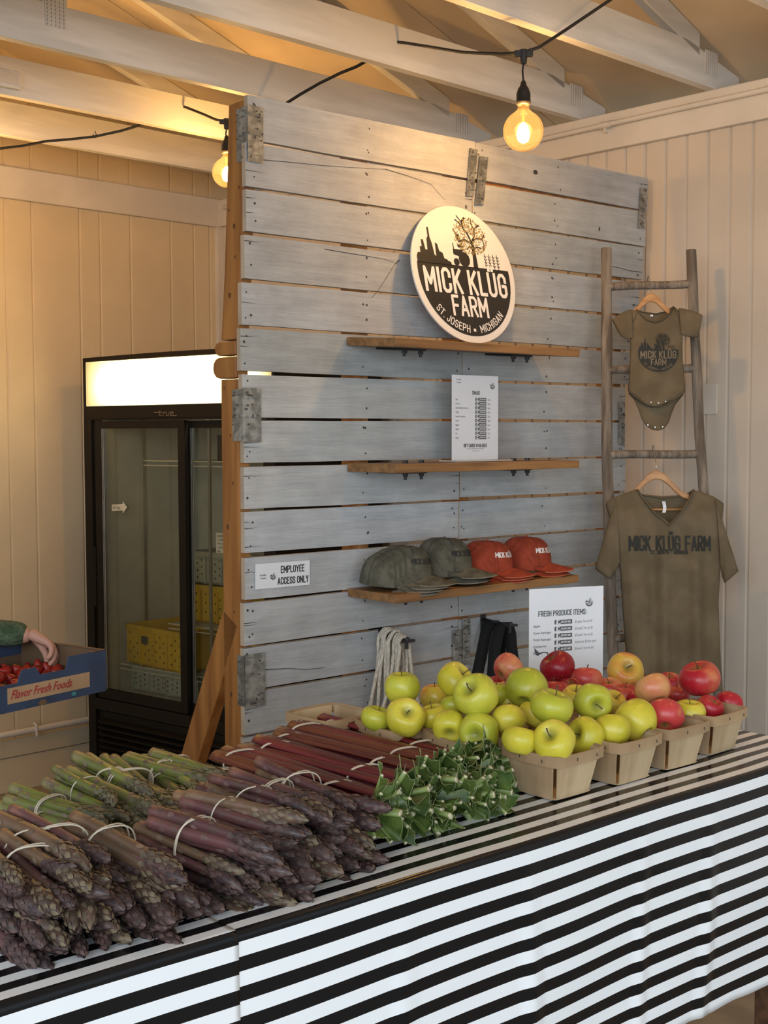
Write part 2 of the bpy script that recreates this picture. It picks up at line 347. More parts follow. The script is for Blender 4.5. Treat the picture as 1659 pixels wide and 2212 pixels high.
# conduit along the top trim
mb = MB(); mb.tube([(WL+.1+i*.4, -.045+.002*math.sin(i*1.7), 2.935+.003*math.sin(i)) for i in range(21)], .011, 8)
for xx in (-3.02, -3.75, -2.2, -1.2): mb.tube([(xx-.025, -.045, 2.935), (xx+.025, -.045, 2.935)], .0145, 8); mb.box(xx-.004, xx+.004, -.05, -.03, 2.905, 2.925)
o = mb.build('trim_2', mTrim, smooth=True, sharp=50); o.matrix_world = RW; struct(o)
# left wall (gable end): frame x = L, y = -W
LWm = frame(W*WL, L)
def lco(x, y): return onplane(x, y, W*WL, W).dot(L)
lc = [lco(x, 450) for x in (68, 171, 215, 281, 368, 418, 452)]
c0 = lc[0]; ex = []
rr = random.Random(5)
while c0 > -1: c0 -= rr.choice([.19, .11, .14, .24]); ex.append(c0)
wallboards('wall_left', LWm, -1.4, LW+.1, 0, sorted(ex)+lc, mWallL, 4.3)
o = MB().box(-1.4, LW, -.03, 0, 2.842, 2.99).build('trim_3', mTrim, bevel=.004); o.matrix_world = LWm; struct(o)
# low pipe, ledge board and kick panel on the left wall
zp = onplane(0, 1598, W*WL, W).z
mb = MB(); mb.tube([(-1.4+i*.35, -.04, zp+.03+.002*math.sin(i)) for i in range(17)], .016, 8)
for xx in (3.02, 2.1, 3.5): mb.tube([(xx, -.056, zp+.0), (xx, -.056, zp+.05), (xx, -.03, zp+.06)], .006, 6)
o = mb.build('trim_4', mTrim, smooth=True, sharp=50); o.matrix_world = LWm; struct(o)
zl = max(.06, zp-.09)
o = MB().box(-1.4, LW, -.022, 0, zl, zp-.005).build('trim_5', mWallL, bevel=.003); o.matrix_world = LWm; struct(o)
o = MB().box(-1.4, LW, -.016, 0, 0, zl-.004).build('baseboard_left', mWallL, bevel=.003); o.matrix_world = LWm; struct(o)
# corner post strip
o = MB().box(LW-.03, LW, -.03, 0, .0, 2.842).build('trim_6', mTrim); o.matrix_world = LWm; struct(o)
# roof deck: two slopes, seams across
SL = .335; RIDGE = 2.07
def deckz(l): return 3.075+(4.33-l)*SL if l > RIDGE else 3.075+(4.33-RIDGE)*SL-(RIDGE-l)*SL
mb = MB()
for (la, lb) in ((4.55, RIDGE), (RIDGE, -.6)):
    k = 4; xs = [WL-.3+i*1.22 for i in range(8)]
    for a, b in zip(xs[:-1], xs[1:]):
        g = .002
        vs = []
        for l in (la, lb):
            for x in (a+g, b-g):
                p = W*x+L*l
                vs += [V((p.x, p.y, deckz(l))), V((p.x, p.y, deckz(l)+.02))]
        mb.add(vs, [(0, 2, 6, 4), (1, 5, 7, 3), (0, 1, 3, 2), (4, 6, 7, 5), (0, 4, 5, 1), (2, 3, 7, 6)])
o = mb.build('ceiling', mDeck); struct(o)
mb = MB()
for (la, lb) in ((4.6, RIDGE), (RIDGE, -.6)):
    vs = []
    for l in (la, lb):
        for x in (WL-.4, 2.9):
            p = W*x+L*l; vs += [V((p.x, p.y, deckz(l)+.022)), V((p.x, p.y, deckz(l)+.06))]
    mb.add(vs, [(0, 2, 6, 4), (1, 5, 7, 3), (0, 1, 3, 2), (4, 6, 7, 5), (0, 4, 5, 1), (2, 3, 7, 6)])
o = mb.build('ceiling.001', mDeck); struct(o)
# trusses
def gusset(parent, cx, cz, wd, ht, rows, cols, y=-.0195):
    mb = MB(); mb.box(cx-wd/2, cx+wd/2, y-.0015, y, cz-ht/2, cz+ht/2); mb.cur = 1
    for i in range(cols):
        for j in range(rows):
            px = cx-wd/2+wd*(i+.5)/cols; pz = cz-ht/2+ht*(j+.5)/rows
            mb.box(px-.0012, px+.0012, y-.003, y-.0015, pz-.0035, pz+.0035)
    return mb.build('gusset_plate', [mPlate, mat('plate_teeth', (.34, .31, .27), .6) if 'plate_teeth' not in MATS else MATS['plate_teeth']], parent)
labs = {-2.56: 'white roof truss ending farthest right, its heel over the right wall above the ladder', -3.17: 'white roof truss crossing just behind the hanging globe bulb', -3.79: 'white roof truss with an upright post and nail plate at the top left',
        -4.42: 'white roof truss with a small white box on it, third from the left wall', -5.005: 'white roof truss nearest the left gable wall', -1.95: 'white roof truss clipped by the top right corner'}
for wq, lb in labs.items():
    # local frame: x = L, y = -W -> viewer side is +W = -y
    t = thing('roof_truss', lb, 'roof truss', group='white roof trusses', mw=frame(W*wq, L))
    zb = 2.984; h = .142; le = 4.33
    dz = deckz
    mb = MB(); mb.prism([(-.3, zb), (le, zb), (le-.0, dz(le)-.02), (3.98, zb+h), (-.3, zb+h)], lambda p, k: (p[0], -.019+.038*k, p[1])); mb.build('bottom_chord', mTruss, t, bevel=.002)
    for a, b in ((4.06, RIDGE+.02), (RIDGE-.02, .05)):
        mb = MB(); mb.prism([(a, dz(a)-.085), (b, dz(b)-.085), (b, dz(b)-.002), (a, dz(a)-.002)], lambda p, k: (p[0], -.019+.038*k, p[1])); mb.build('top_chord', mTruss, t, bevel=.003)
    kp = onplane(113, 52, W*-3.79, W).dot(L)
    mb = MB(); mb.prism([(kp-.045, zb+h), (kp+.045, zb+h), (kp+.045, dz(kp+.045)-.086), (kp, dz(kp)-.086), (kp-.045, dz(kp-.045)-.086)], lambda p, k: (p[0], -.019+.038*k, p[1])); mb.build('web', mTruss, t, bevel=.002)
    for sgn in (-1,):
        a = (kp+sgn*.06, zb+h+.03); b = (kp+sgn*.98, dz(kp+sgn*.98)-.11)
        mb = MB(); mb.bar((a[0], 0, a[1]), (b[0], 0, b[1]), .036, .088, up=V((0, 1, 0)).cross(V((b[0]-a[0], 0, b[1]-a[1])).normalized())); mb.build('web', mTruss, t, bevel=.002)
    gusset(t, 4.135, zb+.085, .085, .085, 9, 6); gusset(t, kp, zb+h, .075, .15, 12, 5)
tb = MB(); tb.box(-.07, .07, -.03, 0, -.035, .035); tb.cur = 0
pw = onplane(8, 175, W*-4.42, W)
tb = thing('junction_box', 'small white box fixed to the roof truss at the left edge', 'box', mw=frame(V((pw.x, pw.y, pw.z))+W*.02, L))
m_ = MB(); m_.box(-.16, .045, -.03, 0, -.032, .032); m_.build('cover', mPlate, tb, bevel=.004)
m_ = MB(); m_.box(-.16, .03, -.033, -.03, -.02, .02); m_.build('face', mTrim, tb, bevel=.002)

# ================================================================== PANEL (wooden partition): frame x=P, y=away, z up
PA = atY(537, 205, 3.70); PQ = PA.dot(Q); PU = PA.dot(P); PT = PA.z
PM = frame(P*PU+Q*PQ, P)
pan = thing('partition_panel', 'tall whitewashed plank partition on an orange pine frame', 'partition', mw=PM)
pitch = .1333; gap = .0095
lx = [(-.0, 2.695), (-.014, 2.45), (-.012, 2.3), (-.026, 2.15), (-.036, 2.0), (-.034, 1.9), (-.028, 1.6), (-.031, 1.3), (-.036, .8), (-.036, 0)]
rx = [(1.84, 2.7), (1.829, 2.494), (1.806, 2.342), (1.778, 2.14), (1.716, 1.884), (1.716, 1.612), (1.72, 1.079), (1.72, 0)]
sx = [(.921, 2.7), (.90, 2.5), (.85, 1.935), (.837, 1.361), (.835, 0)]
def itp(tab, z):
    for (a, za), (b, zb) in zip(tab[:-1], tab[1:]):
        if za >= z >= zb: return a+(b-a)*(za-z)/(za-zb)
    return tab[-1][0] if z < tab[-1][1] else tab[0][0]
pr = random.Random(11)
faces = {0: MB(), 1: MB()}; nails = MB(); cracks = MB()
for r in range(20):
    zt = PT-r*pitch; zb = zt-pitch+gap
    for half in (0, 1):
        zm = (zt+zb)/2
        x0 = itp(lx, zm)+pr.uniform(-.003, .003) if half == 0 else itp(sx, zm)+.0015
        x1 = itp(sx, zm)-.0015 if half == 0 else itp(rx, zm)+pr.uniform(-.006, .004)
        mb = faces[half]; k = pr.uniform(.84, 1.13); mb.tint = (k*pr.uniform(.985, 1.02), k, k*pr.uniform(.97, 1.02))
        if half: mb.tint = tuple(c*.98 for c in mb.tint)
        dz0, dz1 = pr.uniform(-.002, .002), pr.uniform(-.002, .002); e0, e1 = pr.uniform(-.0035, .004), pr.uniform(-.0035, .004); yy = pr.uniform(-.0015, .001)
        n = 14; vs = []
        for i in range(n+1):
            f = i/n; x = x0+(x1-x0)*f
            wv = .0016*noise.noise(V((x*5, r*3.1, 0))); wv2 = .0016*noise.noise(V((x*5, r*3.1+1, 4)))
            a = zb+e0*(1-f)+e1*f+wv; b = zt+dz0*(1-f)+dz1*f+wv2; b = min(b, zt+.001)
            vs += [(x, yy, a), (x, yy, b), (x, yy+.019, b), (x, yy+.019, a)]
        fs = [(4*i+j, 4*i+(j+1) % 4, 4*i+4+(j+1) % 4, 4*i+4+j) for i in range(n) for j in range(4)]
        mb.add(vs, fs); mb.cur = 1; mb.add(vs[:4], [(0, 1, 2, 3)]); mb.add(vs[-4:], [(3, 2, 1, 0)]); mb.cur = 0
        # nails and end checks
        for nx in ((x0+.022, x0+.46, x1-.02) if half == 0 else (x0+.02, x0+.42, x1-.03)):
            for nz in (.03, .095):
                for _ in range(pr.choice((1, 1, 2))):
                    cx = nx+pr.uniform(-.012, .012); cz = zb+nz+pr.uniform(-.012, .012); rr_ = pr.uniform(.0026, .0046)
                    nails.add([(cx, yy-.0012, cz)]+[(cx+rr_*math.cos(q*1.047), yy-.0006, cz+rr_*math.sin(q*1.047)) for q in range(6)], [(0, 1+q, 1+(q+1) % 6) for q in range(6)])
        for _ in range(3 if half == 0 else 2):
            side = pr.choice((0, 0, 1)) if half == 0 else pr.choice((0, 1, 1)); cz = zb+pr.uniform(.02, .11); ln = pr.uniform(.02, .075); px = x0 if side == 0 else x1; sg = 1 if side == 0 else -1
            pts = [(px+sg*ln*q/5, cz+.003*noise.noise(V((q*.9, r*7+cz*50, side)))) for q in range(6)]
            vs = []
            for q, (cx, cy) in enumerate(pts): t_ = .0011*(1-q/5.2); vs += [(cx, yy-.0008, cy-t_), (cx, yy-.0008, cy+t_)]
            cracks.add(vs, [(2*q, 2*q+2, 2*q+3, 2*q+1) for q in range(5)])
# one diagonal split in the fourth plank, a knot, and long hairline checks
def crackline(pts, t0, y=-.0022):
    vs = []
    for q, (cx, cy) in enumerate(pts): t_ = t0*(1-.7*q/len(pts)); vs += [(cx, y, cy-t_), (cx+t_*.6, y, cy+t_)]
    cracks.add(vs, [(2*q, 2*q+2, 2*q+3, 2*q+1) for q in range(len(pts)-1)])
def ppx(x, y, D=0): p = onplane(x, y, Q*(PQ+D), Q); return (p.dot(P)-PU, p.z)
crackline([ppx(*q) for q in ((862, 562), (852, 570), (840, 590), (826, 612), (814, 630), (802, 643))], .0022)
crackline([ppx(*q) for q in ((700, 538), (740, 545), (790, 553), (830, 560), (850, 566))], .001)
crackline([ppx(*q) for q in ((562, 345), (620, 350), (700, 358), (760, 362), (830, 366))], .0008)
crackline([ppx(*q) for q in ((830, 365), (880, 380), (930, 398), (960, 432))], .0008)
crackline([ppx(*q) for q in ((1385, 588), (1360, 585), (1330, 577), (1300, 574))], .0012)
crackline([ppx(*q) for q in ((560, 1447), (620, 1444), (660, 1446), (700, 1442))], .0012)
for (kx, ky) in ((1156, 372), (1294, 495)):
    c = ppx(kx, ky); nails.add([(c[0], -.0025, c[1])]+[(c[0]+(.011 if kx < 1200 else .004)*math.cos(q*.524), -.002, c[1]+.008*math.sin(q*.524)) for q in range(12)], [(0, 1+q, 1+(q+1) % 12) for q in range(12)])
faces[0].build('plank_face', [mPlank, mPlankEnd], pan); faces[1].build('plank_face', [mPlank, mPlankEnd], pan)
nails.build('nails', mNail, pan); cracks.build('wood_cracks', mCrack, pan)
# frame behind: posts
def post(x0, x1, z0, z1, nm='post', m=mPine):
    mb = MB(); mb.box(x0, x1, .0195, .108, z0, z1); return mb.build(nm, m, pan, bevel=.003)
mb = MB()
segs = [(-.025, PT-.012), (-.045, 2.2), (-.062, 2.02)]
vs = []
for (x, z) in [(.001, PT-.008), (-.008, 2.45), (-.02, 2.2), (-.034, 2.0)]:
    vs += [(x, .0195, z), (x+.04, .0195, z), (x+.04, .105, z), (x, .105, z)]
mb.add(vs, [(4*i+j, 4*i+(j+1) % 4, 4*i+4+(j+1) % 4, 4*i+4+j) for i in range(3) for j in range(4)]+[(0, 1, 2, 3), (15, 14, 13, 12)])
mb.build('post', mPine, pan, bevel=.003)
post(-.034, .006, 0, 1.885)
# the rounded splice block ends
mb = MB()
for (za, zb_) in ((1.955, 1.995), (1.888, 1.95)):
    pts = arc(.112, (za+zb_)/2, (zb_-za)/2, -90, 90, 7); pts = [(.022, za)]+pts+[(.022, zb_)]
    mb.prism([(p[0], p[1]) for p in pts], lambda p, k: (-.04+.045*k, p[0], p[1]))
mb.build('splice_block', mPine, pan, bevel=.004)
post(.86, .90, 0, 2.62, m=mPine); post(1.672, 1.712, 0, 2.66, m=mPine); post(.42, .46, .0, 2.6, m=mPine)
mb = MB(); mb.box(.01, .86, .0195, .058, .2, .29); mb.box(.90, 1.67, .0195, .058, .2, .29); mb.box(.9, 1.67, .0195, .058, 2.56, 2.6); mb.build('rail', mPine, pan)
# diagonal brace to the floor
mb = MB(); mb.bar((-.015, .07, 1.18), (-.015, .67, .01), .038, .088, up=V((0, .89, .46))); mb.build('brace', mPine, pan, bevel=.003)
kn = MB()
for z_, y_ in ((2.52, .05), (2.38, .09), (2.33, .06), (2.24, .05), (2.13, .07), (1.72, .06), (1.58, .05), (1.45, .08), (1.2, .05), (.95, .07), (1.86, .09), (2.44, .04)):
    xx = (-.0345 if z_ < 1.885 else itp([(.001, 2.69), (-.008, 2.45), (-.02, 2.2), (-.034, 2.0)], z_)-.0012); r_ = .005 if (z_*100) % 2 < 1 else .0085
    kn.add([(xx-.0005, y_, z_)]+[(xx, y_+r_*.7*math.cos(q*.785), z_+r_*math.sin(q*.785)) for q in range(8)], [(0, 1+q, 1+(q+1) % 8) for q in range(8)])
kn.build('knots', mat('pine_knot', (.10, .035, .012), .6), pan)
# metal strap plates, each bent or flat with ribs and nail holes
pg = random.Random(2)
def plate(x0, x1, z0, z1, wrap=False, y=-.006, skew=0, ld=.062):
    mb = MB(); t = .0015
    if wrap:
        xc = min(itp(lx, (z0+z1)/2), -.034 if z1 < 1.886 else 1)-.003
        mb.box(xc, x1, y, y+t, z0, z1); mb.box(xc-.0, xc+t, y, ld, z0+.004, z1-.004)
    else: mb.prism([(x0, z0), (x1, z0+skew*.2), (x1+skew, z1), (x0+skew, z1)], lambda p, k: (p[0], y+t*k, p[1]))
    for f in (.15, .5, .84):
        zc = z0+(z1-z0)*f
        if wrap:
            mb.box(xc+.004, x1-.008, y-.0028, y, zc-.004, zc+.004); mb.box(xc-.0028, xc, .004, ld-.008, zc-.004, zc+.004)
        else: mb.tube([(x0+skew*f+.006, y-.0005, zc), (x1+skew*f-.006, y-.0005, zc)], .003, 8, flat=.5)
    mb.cur = 1
    for _ in range(11):
        cz = z0+(z1-z0)*pg.uniform(.05, .95); cx = (x0 if not wrap else xc)+skew*(cz-z0)/(z1-z0)+((x1-(xc if wrap else x0)))*pg.uniform(.15, .9); r = pg.uniform(.0022, .0038)
        mb.add([(cx, y-.0045, cz)]+[(cx+r*math.cos(q*1.047), y-.0035, cz+r*math.sin(q*1.047)) for q in range(6)], [(0, 1+q, 1+(q+1) % 6) for q in range(6)])
        if wrap:
            cy = pg.uniform(.004, ld-.006); mb.add([(xc-.0048, cy, cz)]+[(xc-.004, cy+r*math.cos(q*1.047), cz+r*math.sin(q*1.047)) for q in range(6)], [(0, 1+q, 1+(q+1) % 6) for q in range(6)])
    o = mb.build('strap_plate', [mGalv, mNail], pan); return o
plate(0, .046, 2.508, 2.668, wrap=True, ld=.05); plate(0, .030, 1.700, 1.858, wrap=True, ld=.045); plate(0, .036, .92, 1.078, wrap=True, ld=.032)
plate(.866, .902, 2.512, 2.672, skew=.018); plate(.905, .945, 2.488, 2.652, y=-.009, skew=.022)
plate(.806, .848, .935, 1.065); plate(.852, .888, .94, 1.10)
plate(1.775, 1.815, 2.50, 2.655, skew=.014); plate(1.672, 1.706, 1.68, 1.842)

# shelves -------------------------------------------------
def shelf(z, tilt, lab):
    t = thing('wall_shelf', lab, 'shelf', mw=PM @ Matrix.Translation((.355, 0, z)) @ Matrix.Rotation(tilt, 4, 'X'), group='stained shelves on the plank partition')
    mb = MB(); mb.box(0, .825, -.235, -.004, -.026, 0); mb.build('board', mShelf, t, bevel=.002)
    for xx in (.17, .655):
        b = MB(); b.box(xx-.05, xx+.05, -.13, -.004, -.033, -.0265); b.build('bracket', mBlackM, t, bevel=.001)
        for dx in (-.032, .035):
            n = MB(); n.tube([(xx+dx, -.12, -.033), (xx+dx, -.12, -.042)], .009, 6); n.tube([(xx+dx, -.12, -.042), (xx+dx, -.12, -.052)], .005, 8)
            if z < 1.7: n.tube([(xx+dx, -.12, .0), (xx+dx, -.12, .009)], .009, 6)
            n.build('bolt', mBlackM, t)
    return t
shelf(2.023, math.radians(4), 'top stained wood shelf carrying the round farm sign')
shelf(1.633, 0, 'middle stained wood shelf carrying the upright price sheet')
shelf(1.243, 0, 'lowest stained wood shelf carrying the caps')

# round sign: leans back on the top shelf
RS = .232
sm = PM @ Matrix.Translation((.806, -.110, 2.017)) @ Matrix.Rotation(math.radians(-12.5), 4, 'X')
sg = thing('round_sign', 'round white and black farm sign leaning on the top shelf', 'sign', mw=sm)
mb = MB(); mb.prism(arc(0, RS, RS, 0, 354.4, 64), lambda p, k: (p[0], -.003+.006*k, p[1])); mb.build('board', mDisc, sg, bevel=.0008)
dk, lt, lf = MB(), MB(), MB()
emblem(dk, lt, lf, lambda x, y, k: (x, -.0034-.00035*k, y+RS), RS)
dk.build('printed_emblem', mBlack, sg); lt.build('lettering', mWhiteP, sg); lf.build('printed_leaves', mGold, sg)

# price sheet in an acrylic stand on the middle shelf
def sheet_holder(mw, lab, w_, h_, foot=True):
    t = thing('sign_holder', lab, 'sign', mw=mw)
    mb = MB(); mb.box(-w_/2, w_/2, -.0006, .0006, .004, h_); pp = mb.build('paper', mPaper, t)
    mb = MB(); mb.box(-w_/2-.004, w_/2+.004, -.0045, -.003, .001, h_+.003); mb.box(-w_/2-.004, w_/2+.004, .002, .0035, .001, h_+.003); mb.build('clear_cover', mAcryl, t)
    if foot: mb = MB(); mb.box(-w_/2-.02, w_/2+.03, -.04, .04, -.0005, .0035); mb.build('foot', mat('acrylic_foot', (.62, .58, .50), .15, var=.03), t, bevel=.001)
    return t
def minilogo(ink, pap, cx, cz, R, y):
    emblem(ink, pap, ink, lambda a, b, k: (cx+a, y-.00006*k, cz+b), R, small=True)
def tagbar(ink, pap, x0, x1, zc, y):
    h = .0055; ink.add([(x0+.018, y, zc-h), (x1, y, zc-h), (x1, y, zc+h), (x0+.014, y, zc+h)], [(0, 1, 2, 3)])
    for a in (x0,): ink.add([(a, y, zc-h), (a+.004, y, zc-h), (a+.006, y, zc+h), (a, y, zc+h)], [(0, 1, 2, 3)])
    ink.add([(x0, y, zc-h), (x0+.02, y, zc-h), (x0+.02, y, zc-h+.0006), (x0, y, zc-h+.0006)], [(0, 1, 2, 3)]); ink.add([(x0, y, zc+h-.0006), (x0+.02, y, zc+h-.0006), (x0+.02, y, zc+h), (x0, y, zc+h)], [(0, 1, 2, 3)])
    ink.add([(x0+.0125+.0032*math.cos(q*.785), y, zc+.0036*math.sin(q*.785)) for q in range(8)], [tuple(range(8))])
    text(pap, 'MICK KLÜG FARMS', x0+.0195, zc-.0022, .0046, .14, lambda a, b: (a, y-.0002, b), sp=.18, ww=.50)
swm = PM @ Matrix.Translation((.812, -.105, 1.6345))
sw = sheet_holder(swm, 'white letter-size price sheet standing on the middle shelf', .212, .279)
ink, pap = MB(), MB(); fy = lambda a, b: (a, -.0009, b)
smalltext(ink, 'New Buffalo', -.087, .262, .0045, fy); smalltext(ink, 'Farmstand', -.085, .253, .0045, fy)
minilogo(ink, pap, .079, .247, .0125, -.0009)
text(ink, 'SWAG', .002, .217, .011, .2, fy, align=.5)
items = [('Caps', '$25 ea.'), ('Jute Totes', '$20 ea.'), ('Double-Handled Cloth Totes', '$25 ea.'), ('T-Shirts', '$25 ea.'), ('Hoodies & Sweatshirts', '$35 ea.'), ('Onesies', '$20 ea.'), ('Magnets', '$5 ea.'), ('Stickers', '$3 ea.'), ('Pins', '$1 ea.'), ('Baskets', '$1 ea.')]
for i, (a, b) in enumerate(items):
    z_ = .198-.0138*i; smalltext(ink, a, -.09, z_, .0055, fy, ww=.62); tagbar(ink, pap, .0, .05, z_+.003, -.0009); smalltext(ink, b, .057, z_, .0055, fy, ww=.6)
text(ink, 'GIFT CARDS AVAILABLE!', .0, .046, .0095, .2, fy, align=.5, ww=.8)
smalltext(ink, 'Can be used at any MKF Chicago farmers market stand', 0, .039, .0035, fy, align=.5, ww=.72); smalltext(ink, 'as well as here on farm!', 0, .0315, .0035, fy, align=.5)
ink.build('printed_text', mInk, sw); pap.build('reversed_text', mPaper, sw)

# employee sign
em = thing('employee_sign', 'small white Employee Access Only sign on the plank partition', 'sign', mw=PM @ Matrix.Translation((.105, -.0045, 1.305)) @ Matrix.Rotation(math.radians(.5), 4, 'Y'))
mb = MB(); mb.box(-.1, .1, -.0012, .0012, -.038, .037); mb.build('card', mPaper, em)
ink, pap = MB(), MB(); fy2 = lambda a, b: (a, -.0017, b)
text(ink, 'EMPLOYEE', .035, .006, .0185, .17, fy2, align=.5, ww=.8, sp=.22); text(ink, 'ACCESS ONLY', .037, -.028, .0185, .17, fy2, align=.5, ww=.8, sp=.22)
smalltext(ink, 'New Buffalo', -.085, .0, .0055, fy2, ww=.6); smalltext(ink, 'Farmstand', -.082, -.009, .0055, fy2, ww=.6)
emblem(ink, pap, ink, lambda a, b, k: (-.037+a, -.0017-.00006*k, -.003+b), .0115, small=True)
ink.build('printed_text', mBlack, em); pap.build('reversed_text', mPaper, em)

# produce price sheet standing at the back of the table
mrk = atY(1224, 1287, 3.24)
pm = frame(V((mrk.x, mrk.y, TZ+.002)), V((math.cos(.36), math.sin(.36), 0)))
ps = sheet_holder(pm, 'white Fresh Produce Items price sheet standing behind the apples', .216, .279)
ink, pap, ig = MB(), MB(), MB()
text(ink, 'FRESH PRODUCE ITEMS:', -.012, .208, .0125, .17, fy, align=.5, ww=.82)
minilogo(ink, pap, .066, .238, .0125, -.0009)
for i, (a, b) in enumerate([('Apples', '$5 quart, Two for $9'), ('Green Asparagus', '$3 bunch, Two for $5'), ('Purple Asparagus', '$3 bunch, Two for $5'), ('Strawberries', '$6 per pint, $10 per quart'), ('Rhubarb', '$6 bunch, Two for $10')]):
    z_ = .186-.0175*i; smalltext(ink, a, -.096, z_-.006, .0065, fy, ww=.8); tagbar(ink, pap, -.035, .016, z_+.0045, -.0009); smalltext(ig, b, .024, z_, .0065, fy, ww=.66)
ink.build('printed_text', mInk, ps); pap.build('reversed_text', mPaper, ps); ig.build('printed_prices', mInkG, ps)
# ================================================================== STRING LIGHTS
mCord = mat('black_cord', (.012, .011, .011), .5)
mBulbG = glassmat('amber_bulb_glass', (1.0, .86, .62), .10)
N, K = nt(mBulbG); _o_ = [n for n in N if n.type == 'OUTPUT_MATERIAL'][0]; _s = _o_.inputs[0].links[0].from_socket
_t = N.new('ShaderNodeBsdfTranslucent'); _t.inputs[0].default_value = (1, .72, .42, 1); _m = N.new('ShaderNodeMixShader'); _m.inputs[0].default_value = .02
K.new(_s, _m.inputs[1]); K.new(_t.outputs[0], _m.inputs[2]); K.new(_m.outputs[0], _o_.inputs[0])
mFil = emis('glowing_filament', (1.0, .66, .26), 110)
mBrass = mat('brass', (.5, .33, .1), .35, metal=1)
ls = thing('string_light', 'black cord string of amber globe bulbs zigzagging under the roof trusses', 'string lights')
def cpt(x, y, Y): return atY(x, y, Y)
def cw(x, y, wc): return onplane(x, y, W*wc, W)
cord = [cw(1480, -110, -2.2), cw(1318, 0, -2.40), cw(1220, 66, -2.46), cw(1165, 102, -2.49), cw(1132, 113, -2.5), cw(1085, 117, -2.58), cw(1000, 113, -2.78), cw(920, 100, -2.98), cw(878, 93, -3.10), cw(860, 91, -3.15), cw(846, 96, -3.20),
        cw(806, 124, -3.25), cw(770, 144, -3.3), cw(735, 158, -3.38), cw(690, 180, -3.48), cw(650, 203, -3.55), cw(620, 222, -3.6), cw(580, 250, -3.8), cw(540, 262, -4.0), cw(500, 264, -4.15), cw(485, 262, -4.2), cw(465, 258, -4.25), cw(440, 247, -4.31), cw(415, 237, -4.36), cw(400, 231, -4.39), cw(388, 232, -4.45),
        cw(350, 250, -4.5), cw(310, 268, -4.55), cw(260, 283, -4.6), cw(205, 295, -4.68), cw(150, 301, -4.72), cw(100, 305, -4.76), cw(50, 315, -4.8), cw(0, 321, -4.82), cw(-70, 330, -4.85), cw(-200, 300, -4.7)]
cord.insert(0, cpt(1620, -190, 3.1)+V((.35, -.5, 0)))
mb = MB(); mb.tube(cord, .0054, 6); mb.build('cord', mCord, ls, smooth=True)
hk = MB(); c_ = cw(205, 293, -4.68); hk.tube([c_+V((0, 0, .02)), c_+V((.006, 0, .004)), c_+V((0, 0, -.01)), c_+V((-.008, 0, -.004)), c_+V((-.006, 0, .008))], .0018, 6); hk.build('cup_hook', mCord, ls)
def bulb(top, drop, r, pw=14):
    mb = MB(); mb.bar(top+V((-.028, 0, 0)), top+V((.028, 0, 0)), .016, .018); mb.tube([top+V((0, 0, .012)), top+V((0, 0, -.03))], [.013, .010], 8); mb.build('connector', mCord, ls, bevel=.002)
    b = top+V((0, 0, -drop)); mb = MB(); mb.tube([top+V((0, 0, -.03)), top+V((-.003, 0, -.05)), b+V((0, 0, .0))], .0032, 6); mb.build('drop_wire', mCord, ls)
    mb = MB(); mb.xf = Matrix.Translation(b); mb.lathe([(.004, .006), (.008, .0), (.010, -.010), (.016, -.018), (.0215, -.034), (.0215, -.056), (.024, -.060), (.0215, -.066), (.018, -.068), (0, -.068)], 16); mb.build('socket', mCord, ls, smooth=True, sharp=40)
    c = b+V((0, 0, -.066-.018-r)); mb = MB(); mb.xf = Matrix.Translation(c)
    pr_ = [(r*math.sin(math.radians(a)), -r*math.cos(math.radians(a))) for a in range(0, 160, 8)]+[(.018, r+.004), (.0165, r+.02)]
    mb.lathe(pr_, 32); g = mb.build('bulb', mBulbG, ls, smooth=True)
    mb = MB(); mb.xf = Matrix.Translation(c); mb.lathe([(.006, r+.018), (.007, r-.005), (.004, r*.42)], 10)
    for k in range(4): t = k*math.pi/2; mb.tube([(.003*math.cos(t), .003*math.sin(t), r*.45), (.017*math.cos(t), .017*math.sin(t), r*.2), (.017*math.cos(t), .017*math.sin(t), -r*.42), (.004*math.cos(t), .004*math.sin(t), -r*.5)], .0006, 4)
    mb.build('stem', mBrass, g)
    mb = MB(); mb.xf = Matrix.Translation(c)
    mb.lathe([(.001, .027), (.010, .018), (.018, .0), (.020, -.014), (.015, -.030), (.001, -.037)], 12); mb.build('filament', mFil, g, smooth=True)
    l = lamp('bulb_light', c, pw, WARM, .03); l.parent = ls
    return c
bulb(cw(1131, 116, -2.5), .085, .061, 20)
bulb(cw(489, 263, -4.19), .060, .060, 24)
bulb(cw(-70, 330, -4.85), .085, .061, 34)  # unseen bulb, assumed out of frame from the warm left wall
bulb(cpt(1620, -190, 3.1)+V((.35, -.5, 0)), .085, .061, 18)  # unseen bulb added at the right end of the cord, out of frame

# ================================================================== FRIDGE
FD = V((.782, -.623, 0)); FG = atY(178, 772, 6.1)
FM = frame(V((FG.x, FG.y, 0)), FD)   # x along the front, y away, z up
FH = FG.z+.004; FWd = 1.262
fr = thing('display_fridge', 'black two-door glass sliding display fridge with lit sign panel', 'fridge', mw=FM)
mFr = mat('black_fridge_enamel', (.012, .009, .006), .5, var=.1, spec=.18)
mFrIn = mat('fridge_liner', (.58, .56, .50), .5, var=.05)
mLit = bpy.data.materials.new('translucent_sign_panel'); mLit.use_nodes = True; N, K = nt(mLit)
for n in list(N): N.remove(n)
_o_ = N.new('ShaderNodeOutputMaterial'); _t = N.new('ShaderNodeBsdfTranslucent'); _t.inputs[0].default_value = (1, .90, .62, 1); _d = N.new('ShaderNodeBsdfDiffuse'); _d.inputs[0].default_value = (.8, .72, .5, 1)
_m = N.new('ShaderNodeMixShader'); _m.inputs[0].default_value = .3; K.new(_t.outputs[0], _m.inputs[1]); K.new(_d.outputs[0], _m.inputs[2]); K.new(_m.outputs[0], _o_.inputs[0])
